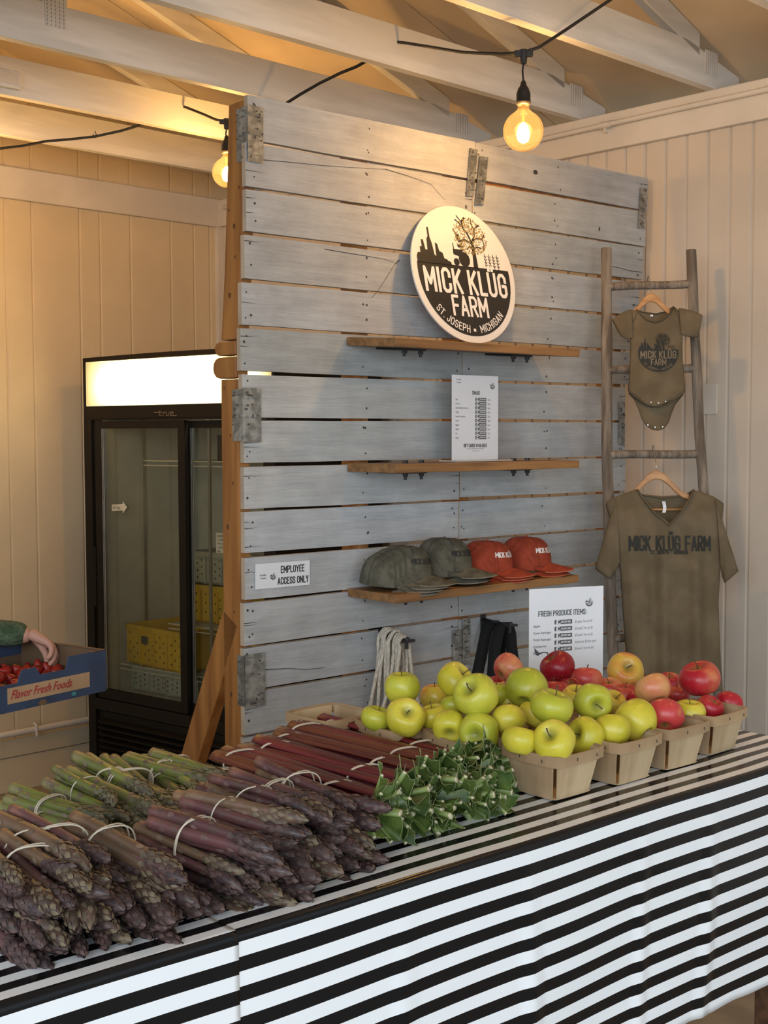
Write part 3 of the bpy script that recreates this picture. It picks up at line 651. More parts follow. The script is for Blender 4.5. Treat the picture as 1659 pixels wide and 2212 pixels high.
mTube = emis('fluorescent_tube', (1.0, .84, .50), 55.0)
mDkG = glassmat('fridge_glass', (.86, .85, .78), .18)
mAlu = mat('aluminium_trim', (.5, .48, .44), .35, metal=.8)
D = .72
mb = MB(); e = .05
mb.box(0, e, .03, D, 0, FH-.005); mb.box(FWd-e, FWd, .03, D, 0, FH-.005); mb.box(e, FWd-e, .03, D, FH-.03, FH-.005); mb.box(e, FWd-e, D-.03, D, 0, FH-.03)
mb.box(e, FWd-e, .03, D, .36, .46); mb.box(e, FWd-e, .1, D, 0, .36); mb.box(e, FWd-e, .06, D, 1.825, 1.84)
mb.build('body', mFr, fr, bevel=.004)
mb = MB(); mb.box(e+.001, e+.02, .07, D-.032, .462, 1.823); mb.box(FWd-e-.02, FWd-e-.001, .07, D-.032, .462, 1.823); mb.box(e+.02, FWd-e-.02, D-.05, D-.032, .462, 1.823); mb.box(e+.02, FWd-e-.02, .07, D-.05, .462, .475); mb.box(e+.02, FWd-e-.02, .07, D-.05, 1.81, 1.823); mb.build('liner', mFrIn, fr)
# sign housing with bowed top
mb = MB(); mb.box(0, FWd, 0, .03, 1.80, 1.862); mb.box(0, .018, -.0, .03, 1.862, FH-.02); mb.box(FWd-.018, FWd, 0, .03, 1.862, FH-.02)
pts = [(0, FH-.022)]+[(FWd*i/12, FH-.012+.004*math.sin(math.pi*i/12)) for i in range(13)]+[(FWd, FH-.022)]
mb.prism([(0, FH-.028), (FWd, FH-.028)]+[(FWd*(12-i)/12, FH-.008+.006*math.sin(math.pi*i/12)) for i in range(13)], lambda p, k: (p[0], 0+.03*k, p[1])); mb.build('sign_housing', mFr, fr, bevel=.003)
mb = MB(); mb.grid(12, 4, lambda u, v: (.018+(FWd-.036)*u, .004-.006*math.sin(math.pi*u), 1.862+(FH-.028-1.862)*v)); mb.build('lit_sign', mLit, fr, smooth=True)
mb = MB(); mb.box(.018, FWd-.018, .125, .13, 1.862, FH-.062); mb.build('sign_reflector', mFrIn, fr)
mb = MB(); mb.tube([(.12+(FWd-.24)*i/4, .075, 1.955) for i in range(5)], .016, 12); mb.build('tube', mTube, fr, smooth=True)
# frame around doors
mb = MB(); mb.box(0, .055, 0, .03, .0, 1.80); mb.box(FWd-.055, FWd, 0, .03, .0, 1.80); mb.box(.055, FWd-.055, 0, .03, 1.795, 1.80); mb.box(.055, FWd-.055, -.002, .03, .40, .455); mb.build('door_surround', mFr, fr, bevel=.002)
mb = MB()
for i in range(11): mb.prism([(-.01, .04+.03*i), (.018, .05+.03*i), (.018, .056+.03*i), (-.01, .046+.03*i)], lambda p, k: (.08+(FWd-.16)*k, p[0], p[1]))
mb.box(.055, FWd-.055, .02, .03, .02, .39); mb.build('vent_grille', mFr, fr)
def fdoor(x0, x1, y, lab=None):
    f = MB(); z0, z1 = .46, 1.79; bw = .045
    f.box(x0, x0+bw, y, y+.025, z0, z1); f.box(x1-bw, x1, y, y+.025, z0, z1); f.box(x0+bw, x1-bw, y, y+.025, z1-.035, z1); f.box(x0+bw, x1-bw, y, y+.025, z0, z0+.045)
    d = f.build('door', mFr, fr, bevel=.002)
    g = MB(); g.box(x0+bw, x1-bw, y+.010, y+.014, z0+.045, z1-.035); g.build('glass', mDkG, d)
    s = MB(); s.box(x0+bw, x0+bw+.004, y+.004, y+.009, z0+.045, z1-.035); s.box(x0+bw+.012, x0+bw+.014, y+.004, y+.009, z0+.045, z1-.035); s.build('glazing_strip', mAlu, d)
    return d
d1 = fdoor(.078, .705, .002); d2 = fdoor(.66, 1.205, .034)
h = MB(); h.box(.06, .076, -.004, .02, .9, 1.19); h.build('handle', mFr, d1, bevel=.004)
# shelves
for z_, x0, x1 in ((1.60, .29, 1.19), (.835, .45, 1.19), (.605, .09, 1.19)):
    s = MB(); mw_ = .003
    s.box(x0, x1, .12, .124, z_-.022, z_-.017); s.box(x0, x1, .12, .124, z_, z_+.005)
    for i in range(int((x1-x0)/.022)): s.box(x0+i*.022, x0+i*.022+.004, .12, .62, z_-.001, z_+.002)
    s.box(x0, x1, .6, .604, z_, z_+.005); s.build('wire_shelf', mat('shelf_wire', (.7, .68, .6), .4) if 'shelf_wire' not in MATS else MATS['shelf_wire'], fr)
st = MB()
for xx in (.76, ):
    st.box(xx, xx+.014, .09, .10, .475, 1.80); st.box(xx+.05, xx+.075, .62, .63, .475, 1.80)
st.box(e+.021, e+.026, .3, .32, .475, 1.8); st.build('shelf_standard', mAlu, fr)
# maker's script badge
bd = MB(); fb = lambda a, b: (a, -.0012, b)
bx, bz = .60, 1.815
stroke(bd, [(bx-.09, bz+.012), (bx-.05, bz+.012)], .002, fb); stroke(bd, [(bx-.052, bz+.02), (bx-.056, bz-.002), (bx-.04, bz-.002)], .0022, fb); stroke(bd, [(bx-.03, bz-.004), (bx-.027, bz+.01), (bx-.012, bz+.012)], .0022, fb)
stroke(bd, [(bx-.007, bz+.012), (bx-.01, bz-.003), (bx+.008, bz-.003), (bx+.011, bz+.012)], .0022, fb); stroke(bd, [(bx+.022, bz+.005), (bx+.038, bz+.006), (bx+.036, bz+.013), (bx+.022, bz+.012), (bx+.019, bz-.004), (bx+.06, bz-.004)], .0022, fb); stroke(bd, [(bx-.052, bz+.012), (bx-.036, bz+.012)], .0022, fb)
bd.build('script_badge', mat('badge_chrome', (.42, .33, .25), .3, metal=.6), fr)
# stickers on the glass
sk = MB(); sk.add([(.19, -.0, 1.395), (.27, 0, 1.40), (.27, 0, 1.413), (.30, 0, 1.386), (.27, 0, 1.357), (.27, 0, 1.37), (.19, 0, 1.365)], [(0, 1, 2, 3, 4, 5, 6)])
sk.xf = None; o = sk.build('arrow_sticker', mat('sticker_cream', (.60, .54, .40), .5), d1); o.location.y = .008
sk = MB(); smalltext(sk, 'Slide To Open', .197, 1.377, .011, lambda a, b: (a, .0075, b), ww=.62); sk.build('arrow_text', mInk, d1)
sk = MB(); sk.box(.855, .955, .0455, .0465, 1.20, 1.29); sk.build('note', mat('note_paper', (.62, .55, .42), .6), d2)
sk = MB()
for i, s_ in enumerate(('PLEASE BE SURE', 'TO CHECK PUT A', 'THAT ALL OUT', 'LAST HOUR', 'Thanks')): smalltext(sk, s_, .862+.008*(i % 2), 1.272-.017*i, .0085, lambda a, b: (a, .0448, b), ww=.62, slant=.15)
sk.build('note_writing', mInk, d2)

# crates inside the fridge
mYel = mat('yellow_crate_plastic', (.72, .46, .03), .5, var=.08); mGry = mat('pale_crate_plastic', (.42, .45, .42), .5); mHole = mat('crate_holes', (.06, .045, .01), .9)
def crate(x, y, z, sx, sy, sz, m, lab, rz=0, label=False):
    t = thing('produce_crate', lab, 'crate', mw=FM @ Matrix.Translation((x, y, z)) @ Matrix.Rotation(rz, 4, 'Z'), group='crates in the display fridge')
    mb = MB(); w_ = .006
    mb.box(-sx/2, sx/2, -sy/2, -sy/2+w_, 0, sz); mb.box(-sx/2, sx/2, sy/2-w_, sy/2, 0, sz); mb.box(-sx/2, -sx/2+w_, -sy/2, sy/2, 0, sz); mb.box(sx/2-w_, sx/2, -sy/2, sy/2, 0, sz); mb.box(-sx/2, sx/2, -sy/2, sy/2, 0, .008)
    mb.build('shell', m, t)
    mb = MB(); a = .012
    for zz in (sz-.022, ): mb.box(-sx/2-a, sx/2+a, -sy/2-a, -sy/2+.002, zz, sz+.002); mb.box(-sx/2-a, -sx/2+.002, -sy/2-a, sy/2+a, zz, sz+.002); mb.box(sx/2-.002, sx/2+a, -sy/2-a, sy/2+a, zz, sz+.002); mb.box(-sx/2-a, sx/2+a, sy/2-.002, sy/2+a, zz, sz+.002)
    for i in range(5): xx = -sx/2+sx*i/4; mb.box(xx-.004, xx+.004, -sy/2-.008, -sy/2, 0, sz)
    for i in range(4): yy = -sy/2+sy*i/3; mb.box(-sx/2-.008, -sx/2, yy-.004, yy+.004, 0, sz)
    mb.build('rim', m, t)
    mb = MB()
    for i in range(14):
        for j in range(6):
            xx = -sx/2+sx*(i+.5)/14; zz = .02+(sz-.05)*(j+.5)/6
            if (i+j) % 2 and not (label and .02 < xx+sx/2 < sx*.5 and j > 3): mb.box(xx-.003, xx+.003, -sy/2-.0012, -sy/2, zz-.005, zz+.005)
    for i in range(8):
        for j in range(6):
            yy = -sy/2+sy*(i+.5)/8; zz = .02+(sz-.05)*(j+.5)/6
            if (i+j) % 2: mb.box(-sx/2-.0012, -sx/2, yy-.003, yy+.003, zz-.005, zz+.005)
    mb.build('vent_holes', mHole, t)
    if label: mb = MB(); mb.box(-sx*.28, -sx*.12, -sy/2-.003, -sy/2, sz*.55, sz*.75); mb.build('stamp', mInk, t)
crate(.38, .34, .477, .46, .36, .12, mGry, 'grey plastic crate at the bottom of the fridge, left door', 0)
crate(.36, .32, .613, .44, .38, .19, mYel, 'yellow crate low behind the left fridge door, above the grey crate', math.radians(-7), True)
crate(.93, .34, .477, .36, .36, .12, mGry, 'grey crate at the bottom of the fridge behind the right door')
crate(.68, .40, .843, .44, .36, .175, mYel, 'yellow crate higher up, straddling the two fridge doors')
crate(1.04, .36, .613, .28, .38, .17, mYel, 'yellow crate low behind the right fridge door')
crate(.68, .42, 1.022, .42, .34, .15, mGry, 'pale perforated crate stacked on the higher yellow crate')
t = thing('cardboard_box', 'dark box with red lettered label on the top fridge shelf', 'box', mw=FM @ Matrix.Translation((.97, .33, 1.603)))
mb = MB(); mb.box(-.2, .2, -.19, .19, 0, .12); mb.build('carton', mat('dark_carton', (.03, .022, .018), .7), t, bevel=.003)
mb = MB(); mb.box(-.09, .19, -.1925, -.1905, .03, .095); mb.build('label_patch', mat('carton_label_orange', (.42, .20, .09), .6), t)
mb = MB(); smalltext(mb, 'Flavor', -.05, .05, .03, lambda a, b: (a, -.1935, b), ww=.9, slant=.25); mb.build('label_text', mat('label_red', (.34, .03, .02), .6), t)
t = thing('crate_on_shelf', 'cream tray with a red stripe beside the higher yellow crate', 'tray', mw=FM @ Matrix.Translation((1.06, .34, .843)))
mb = MB(); mb.box(-.12, .12, -.18, .18, 0, .09); mb.build('tray_body', mat('tray_cream', (.5, .42, .3), .7), t, bevel=.003)
mb = MB(); mb.box(-.09, -.05, -.184, -.181, .0, .09); mb.build('red_stripe', mat('stripe_red', (.45, .03, .02), .5), t)

# ================================================================== TABLE
TQ = -1.4075; TB = -2.165; P0, P1 = .1, 2.472
TM = frame(Q*TQ+Z*0, P)      # x = P coordinate, y = away from front edge
tbl = thing('market_table', 'long market table under a striped cloth, dark wood underside', 'table', mw=TM)
mDkW = mat('dark_table_wood', (.10, .045, .02), .6, var=.3, vs=4, stretch=(1, 10, 10))
mb = MB(); mb.box(P0+.01, P1-.015, .014, .745, TZ-.035, TZ-.006); mb.build('tabletop', mDkW, tbl)
for xx in (P0+.06, P1-.1):
    for yy in (.07, .69): mb = MB(); mb.box(xx-.03, xx+.03, yy-.03, yy+.03, 0, TZ-.035); mb.build('leg', mDkW, tbl, bevel=.003)
mb = MB(); mb.box(P0+.03, P1-.07, .66, .69, .25, TZ-.05); mb.build('back_board', mDkW, tbl)
mb = MB(); mb.box(P0+.03, P1-.07, .1, .66, .28, .31); mb.build('lower_shelf', mDkW, tbl)
# striped cloth, stripes run along the table, laid out by the cloth's own length coordinate
mC = bpy.data.materials.new('striped_vinyl'); mC.use_nodes = True; N, K = nt(mC); b = N['Principled BSDF']
uv = N.new('ShaderNodeUVMap'); sx_ = N.new('ShaderNodeSeparateXYZ'); K.new(uv.outputs[0], sx_.inputs[0])
def mth(op, a, b_=None, v=None):
    n = N.new('ShaderNodeMath'); n.operation = op
    if hasattr(a, 'name'): K.new(a, n.inputs[0])
    else: n.inputs[0].default_value = a
    if b_ is not None:
        if hasattr(b_, 'name'): K.new(b_, n.inputs[1])
        else: n.inputs[1].default_value = b_
    return n.outputs[0]
PER = .0412
s1 = mth('ADD', sx_.outputs[1], .0102+PER*30); s2 = mth('MODULO', s1, PER); s3 = mth('LESS_THAN', s2, PER*.49)
mx = N.new('ShaderNodeMix'); mx.data_type = 'RGBA'; K.new(s3, mx.inputs[0]); mx.inputs[6].default_value = (.88, .89, .90, 1); mx.inputs[7].default_value = (.008, .008, .009, 1)
K.new(mx.outputs[2], b.inputs['Base Color']); b.inputs['Roughness'].default_value = .19; b.inputs['Specular IOR Level'].default_value = .32
no = N.new('ShaderNodeTexNoise'); no.inputs['Scale'].default_value = 9; tc = N.new('ShaderNodeTexCoord'); K.new(tc.outputs['Object'], no.inputs[0])
wv = N.new('ShaderNodeTexNoise'); wv.inputs['Scale'].default_value = 700; K.new(tc.outputs['Object'], wv.inputs[0])
ad = N.new('ShaderNodeMath'); ad.operation = 'MULTIPLY_ADD'; K.new(wv.outputs[0], ad.inputs[0]); ad.inputs[1].default_value = .06; K.new(no.outputs[0], ad.inputs[2])
bp = N.new('ShaderNodeBump'); bp.inputs['Strength'].default_value = .35; bp.inputs['Distance'].default_value = .004; K.new(ad.outputs[0], bp.inputs['Height']); K.new(bp.outputs[0], b.inputs['Normal'])
DROP = 1.72-.71*.949-.604
def cloth(name, x0, x1, off, lab, nx, lift=0):
    # s: cloth length from the front edge; negative = on top, positive = hanging
    ss = [-.80, -.79]+[-.77+.76*i/26 for i in range(27)]+[-.008, -.004, 0, .004, .008, .012]+[.014+(DROP-.014)*i/34 for i in range(1, 35)]
    vs = []; uvs = []
    for s in ss:
        for i in range(nx+1):
            x = x0+(x1-x0)*i/nx
            R_ = .010
            if s < -R_*.785:
                y = -s+R_*.215; z = TZ+lift+.0007*noise.noise(V((x*9, s*9, 1)))
                if s < -.752: z = TZ+lift-(-.752-s)*1.0; y = .757+lift
            elif s < R_*.785:
                th = (s+R_*.785)/(2*R_*.785)*math.pi/2; y = R_-R_*math.sin(th); z = TZ+lift-R_+R_*math.cos(th)
            else:
                y = 0; z = TZ+lift-R_-(s-R_*.785)
            y -= lift
            if s > 0:
                f = min(1, s/.25); ph = x*1.0
                fold = .0025*math.sin(x*5.3+.8)+.0012*math.sin(x*13.1+s*3)+.006*max(0, 1-abs((x-2.04+.10*s)/.03))+.005*max(0, 1-abs((x-1.83+.06*s)/.025))+.006*max(0, 1-abs((x-1.52)/.03))+.005*max(0, 1-abs((x-2.28)/.03))+.004*max(0, 1-abs((x-1.25+.05*s)/.03))
                y -= f*(fold+.006); z += f*.002*math.sin(x*4.1+1)+f*.0012*math.sin(x*9+s*6)
                y += .006*f*noise.noise(V((x*4, s*5, 3)))
                if s > DROP-.02: z += .004*noise.noise(V((x*14, 0, 7)))
            else:
                z += .0
            # slow wander of the stripes on the table
            vs.append((x, y, z)); uvs.append((x, s-off+.0022*math.sin(x*3.1+.5)+.0012*math.sin(x*11)))
    W_ = nx+1; fs = [(j*W_+i, j*W_+i+1, (j+1)*W_+i+1, (j+1)*W_+i) for j in range(len(ss)-1) for i in range(nx)]
    me = bpy.data.meshes.new(name); me.from_pydata(vs, [], fs); me.materials.append(mC)
    ul = me.uv_layers.new(name='UVMap')
    for l in me.loops: ul.data[l.index].uv = uvs[l.vertex_index]
    me.polygons.foreach_set('use_smooth', [True]*len(me.polygons))
    o = bpy.data.objects.new(name, me); COL.objects.link(o); o.matrix_world = TM
    md = o.modifiers.new('s', 'SOLIDIFY'); md.thickness = .0005; md.offset = -1
    tag(o, lab, 'tablecloth', 'striped tablecloths'); return o
seam = onplane(514, 2030, Q*TQ, Q).dot(P)
cloth('tablecloth', seam-.03, P1, 0, 'black and white striped vinyl cloth on the right, long part of the table', 220)
cloth('tablecloth', P0, seam, .0042, 'black and white striped vinyl cloth overlapping at the left end of the table', 90, lift=.0012)

# ================================================================== BASKETS AND APPLES
mVen = mat('basket_veneer', (.33, .215, .115), .7, vs=5, stretch=(2, 2, .8), col2=(.50, .365, .21), bump=.2, rand=.12)
mRim = mat('basket_rim', (.34, .215, .11), .65, vs=6, col2=(.44, .295, .165), rand=.1)
def basket(pc, qc, deg, lab, z=TZ+.003):
    c = P*pc+Q*qc; t = thing('berry_basket', lab, 'basket', mw=frame((c.x, c.y, z), P) @ Matrix.Rotation(math.radians(deg), 4, 'Z'), group='wooden quart baskets')
    b0, b1, h = .050, .0655, .083
    mb = MB()
    for k in range(4):
        R_ = Matrix.Rotation(k*math.pi/2, 4, 'Z'); mb.xf = R_; g = .006; n = 6; vs = []
        for j in range(2):
            for i in range(n+1):
                f = i/n*2-1; hw = (b0 if j == 0 else b1)-g; bow = .003*(1-f*f)*(j*.8+.2)
                y = -(b0 if j == 0 else b1)-bow
                vs += [(f*hw, y, h*j), (f*hw, y+.0018, h*j)]
        W2 = 2*(n+1); fs = []
        for i in range(n):
            a = 2*i; fs += [(a, a+2, W2+a+2, W2+a), (a+1, W2+a+1, W2+a+3, a+3), (a, a+1, a+3, a+2)]
        fs += [(0, W2, W2+1, 1), (2*n, 2*n+1, W2+2*n+1, W2+2*n)]
        mb.add(vs, fs)
    mb.xf = None; mb.box(-b0, b0, -b0, b0, .001, .003)
    mb.build('basket_body', mVen, t)
    mb = MB()
    def ringp(r, bow): 
        out = []
        for k in range(4):
            a = k*math.pi/2
            for i in range(6):
                f = i/6*2-1; x, y = f*r, -r-bow*(1-f*f); 
                if i == 0: x, y = -r+.003, -r+.0005
                out.append((x*math.cos(a)-y*math.sin(a), x*math.sin(a)+y*math.cos(a)))
        return out
    o1, i1 = ringp(b1+.0035, .005), ringp(b1+.001, .004); n = len(o1); vs = []
    for z_ in (h-.017, h+.004): vs += [(x, y, z_) for x, y in o1]+[(x, y, z_) for x, y in i1]
    fs = []
    for i in range(n):
        j = (i+1) % n; fs += [(i, j, 2*n+j, 2*n+i), (n+i, 3*n+i, 3*n+j, n+j), (2*n+i, 2*n+j, 3*n+j, 3*n+i), (i, n+i, n+j, j)]
    mb.add(vs, fs); mb.cur = 1
    for k in range(4):
        a = k*math.pi/2
        for x in (-.015, .04): 
            px, py = x, -b1-.0090; mb.box(*sorted((px*math.cos(a)-py*math.sin(a)-.0006, px*math.cos(a)-py*math.sin(a)+.0006)), *sorted((px*math.sin(a)+py*math.cos(a)-.0006, px*math.sin(a)+py*math.cos(a)+.0006)), h-.01, h-.004)
    mb.build('rim_band', [mRim, mNail], t); return t
basket(1.772, -1.582, 0, 'quart basket nearest the viewer, heaped with yellow-green apples')
basket(1.938, -1.572, 1, 'quart basket in the front row, second from the left')
basket(2.100, -1.576, -1, 'quart basket in the front row, third from the left, pale wood')
basket(2.262, -1.592, 3, 'quart basket at the far right end of the front row with red apples')
basket(1.728, -1.762, -12, 'quart basket behind the rhubarb leaves, just left of the nearest basket')
basket(1.690, -1.925, -8, 'quart basket at the left end of the apples, below the white cords')
basket(1.635, -2.085, 3, 'empty looking quart basket behind the rhubarb butts, at the panel side')
basket(1.890, -1.745, 0, 'quart basket hidden in the second row, left of its neighbour')
basket(2.050, -1.745, 0, 'quart basket hidden in the second row behind the pale wood one')
basket(2.215, -1.760, 0, 'quart basket hidden in the second row at the right')
basket(1.860, -1.905, 0, 'quart basket hidden in the back row beside the price sheet, left')
basket(2.020, -1.915, 0, 'quart basket hidden in the back row in front of the price sheet')

def applemat(name, c1, c2, c3, redcut, spk=(.30, .24, .08), red=None):
    m = bpy.data.materials.new(name); m.use_nodes = True; N, K = nt(m); b = N['Principled BSDF']
    b.inputs['Roughness'].default_value = .33; b.inputs['Specular IOR Level'].default_value = .45; b.inputs['Subsurface Weight'].default_value = 0
    tc = N.new('ShaderNodeTexCoord'); oi = N.new('ShaderNodeObjectInfo')
    ad = N.new('ShaderNodeVectorMath'); ad.operation = 'MULTIPLY_ADD'; K.new(oi.outputs['Random'], ad.inputs[0]); ad.inputs[1].default_value = (5, 7, 3); K.new(tc.outputs['Object'], ad.inputs[2])
    n1 = N.new('ShaderNodeTexNoise'); n1.inputs['Scale'].default_value = 14; n1.inputs['Detail'].default_value = 3; K.new(ad.outputs[0], n1.inputs[0])
    r1 = N.new('ShaderNodeValToRGB'); e = r1.color_ramp.elements; e[0].position = .34; e[0].color = (*c1, 1); e[1].position = .66; e[1].color = (*c3, 1); x = e.new(.5); x.color = (*c2, 1)
    K.new(n1.outputs[0], r1.inputs[0]); out = r1.outputs[0]
    if red:
        mp = N.new('ShaderNodeMapping'); mp.inputs['Scale'].default_value = (1, 1, .5); K.new(ad.outputs[0], mp.inputs[0])
        n2 = N.new('ShaderNodeTexNoise'); n2.inputs['Scale'].default_value = 11; n2.inputs['Detail'].default_value = 2; K.new(mp.outputs[0], n2.inputs[0])
        mp3 = N.new('ShaderNodeMapping'); mp3.inputs['Scale'].default_value = (1, 1, .12); K.new(ad.outputs[0], mp3.inputs[0])
        n3 = N.new('ShaderNodeTexNoise'); n3.inputs['Scale'].default_value = 130; K.new(mp3.outputs[0], n3.inputs[0])
        a2 = N.new('ShaderNodeMath'); a2.operation = 'MULTIPLY_ADD'; K.new(n3.outputs[0], a2.inputs[0]); a2.inputs[1].default_value = .16; K.new(n2.outputs[0], a2.inputs[2])
        r2 = N.new('ShaderNodeValToRGB'); r2.color_ramp.elements[0].position = redcut; r2.color_ramp.elements[1].position = redcut+.2; K.new(a2.outputs[0], r2.inputs[0])
        mx = N.new('ShaderNodeMix'); mx.data_type = 'RGBA'; K.new(r2.outputs[0], mx.inputs[0]); K.new(out, mx.inputs[6]); mx.inputs[7].default_value = (*red, 1); out = mx.outputs[2]
    vo = N.new('ShaderNodeTexVoronoi'); vo.inputs['Scale'].default_value = 170; K.new(ad.outputs[0], vo.inputs[0])
    lt_ = N.new('ShaderNodeMath'); lt_.operation = 'LESS_THAN'; K.new(vo.outputs['Distance'], lt_.inputs[0]); lt_.inputs[1].default_value = .16
    ml = N.new('ShaderNodeMath'); ml.operation = 'MULTIPLY'; K.new(lt_.outputs[0], ml.inputs[0]); ml.inputs[1].default_value = .55
    mx = N.new('ShaderNodeMix'); mx.data_type = 'RGBA'; K.new(ml.outputs[0], mx.inputs[0]); K.new(out, mx.inputs[6]); mx.inputs[7].default_value = (*spk, 1); out = mx.outputs[2]
    # green russet tint in the stem hollow
    sp = N.new('ShaderNodeSeparateXYZ'); K.new(tc.outputs['Object'], sp.inputs[0])
    cb = N.new('ShaderNodeVectorMath'); cb.operation = 'MULTIPLY'; K.new(tc.outputs['Object'], cb.inputs[0]); cb.inputs[1].default_value = (1, 1, 0)
    ln = N.new('ShaderNodeVectorMath'); ln.operation = 'LENGTH'; K.new(cb.outputs[0], ln.inputs[0])
    r3 = N.new('ShaderNodeMapRange'); r3.inputs[1].default_value = .004; r3.inputs[2].default_value = .016; r3.inputs[3].default_value = .75; r3.inputs[4].default_value = 0; K.new(ln.outputs['Value'], r3.inputs[0])
    mx = N.new('ShaderNodeMix'); mx.data_type = 'RGBA'; K.new(r3.outputs[0], mx.inputs[0]); K.new(out, mx.inputs[6]); mx.inputs[7].default_value = (.16, .17, .03, 1); out = mx.outputs[2]
    K.new(out, b.inputs['Base Color']); return m
AM = {'y': applemat('golden_apple_skin', (.50, .44, .028), (.60, .51, .04), (.68, .57, .07), 0),
      'g': applemat('green_gold_apple_skin', (.35, .37, .028), (.44, .44, .035), (.54, .50, .05), 0),
      'o': applemat('warm_gold_apple_skin', (.60, .45, .04), (.66, .50, .06), (.70, .32, .04), 0),
      's': applemat('salmon_apple_skin', (.66, .34, .12), (.62, .22, .10), (.64, .16, .08), .48, red=(.52, .06, .05)),
      'p': applemat('pink_gold_apple_skin', (.55, .50, .10), (.58, .48, .10), (.62, .42, .10), .36, red=(.55, .05, .05)),
      'q': applemat('blush_apple_skin', (.60, .42, .05), (.62, .36, .06), (.62, .25, .06), .52, red=(.52, .05, .04)),
      'r': applemat('red_apple_skin', (.60, .16, .06), (.50, .07, .05), (.60, .22, .08), .40, red=(.42, .012, .025)),
      'd': applemat('dark_red_apple_skin', (.40, .04, .03), (.32, .012, .02), (.30, .01, .02), .3, red=(.26, .005, .014))}
mStem = mat('apple_stem', (.10, .055, .02), .7); mCal = mat('apple_calyx', (.07, .06, .02), .8)
def applemesh(seed, tall=1.0, lob=.02):
    rg = random.Random(seed); prof = []
    n = 26
    for i in range(n+1):
        a = math.pi*i/n   # 0 top .. pi bottom
        r = max(0, math.sin(a))**.92; z = math.cos(a)*.93
        dt = math.exp(-(a/.36)**2); db = math.exp(-((math.pi-a)/.30)**2)
        z -= .46*dt; z += .28*db
        r *= 1+.05*math.cos(a)       # shoulders a little wider
        prof.append((r, z))
    me = MB(); ph = rg.uniform(0, 6)
    def fn(p, t):
        k = 1+lob*math.cos(5*t+ph)*(1-abs(p.z)*.3)*(1.3 if p.z < 0 else .8)+.02*math.cos(2*t+ph*2); return V((p.x*k, p.y*k, p.z*tall*(1+.03*math.cos(t+ph))))
    me.lathe(prof, 32, fn); return me
AMS = [applemesh(1, .90), applemesh(2, .96, .03), applemesh(3, .86, .015), applemesh(5, 1.02, .03)]
ameshes = {}
for k in AM:
    for i, a in enumerate(AMS):
        m_ = MB(); m_.v = [p*.041 for p in a.v]; m_.f = a.f; m_.mi = a.mi; m_.t = a.t; ameshes[k, i] = m_.mesh('apple', AM[k], True)
stm = MB(); stm.tube([(0, 0, .017), (.0005, 0, .026), (.002, .0, .034), (.005, 0, .041)], [.0011, .001, .0011, .0017], 6); stemme = stm.mesh('stem', mStem, True)
cal = MB()
for k in range(5): a = k*1.257; cal.add([(.0015*math.cos(a+1), .0015*math.sin(a+1), -.026), (.0015*math.cos(a-1), .0015*math.sin(a-1), -.026), (.005*math.cos(a), .005*math.sin(a), -.0285)], [(0, 1, 2)])
calme = cal.mesh('calyx', mCal)
def apple(x, y, dpx, kind, q, axis, lab, var=None, stem=True, seed=[0]):
    """q: Q coordinate of its centre; axis: where the stem end points, in (screen right, up, toward viewer)"""
    seed[0] += 1; c = atq(x, y, q); r = dpx/2*(c-CAM).dot(FW)/FPX*1.03
    ax = (RT*axis[0]+UPV*axis[1]-FW*axis[2]).normalized(); s = r/.041*1.0
    vi = seed[0] % 4 if var is None else var
    o = bpy.data.objects.new('apple', ameshes[kind, vi]); COL.objects.link(o)
    o.matrix_world = Matrix.Translation(c) @ ax.to_track_quat('Z', 'Y').to_matrix().to_4x4() @ Matrix.Rotation(seed[0]*1.7, 4, 'Z') @ Matrix.Scale(s, 4)
    tag(o, lab, 'apple', 'apples in the quart baskets')
    if stem: inst('stem', stemme, o)
    inst('calyx', calme, o)
    return o, r, c
F1, F2, F3 = -1.60, -1.72, -1.86
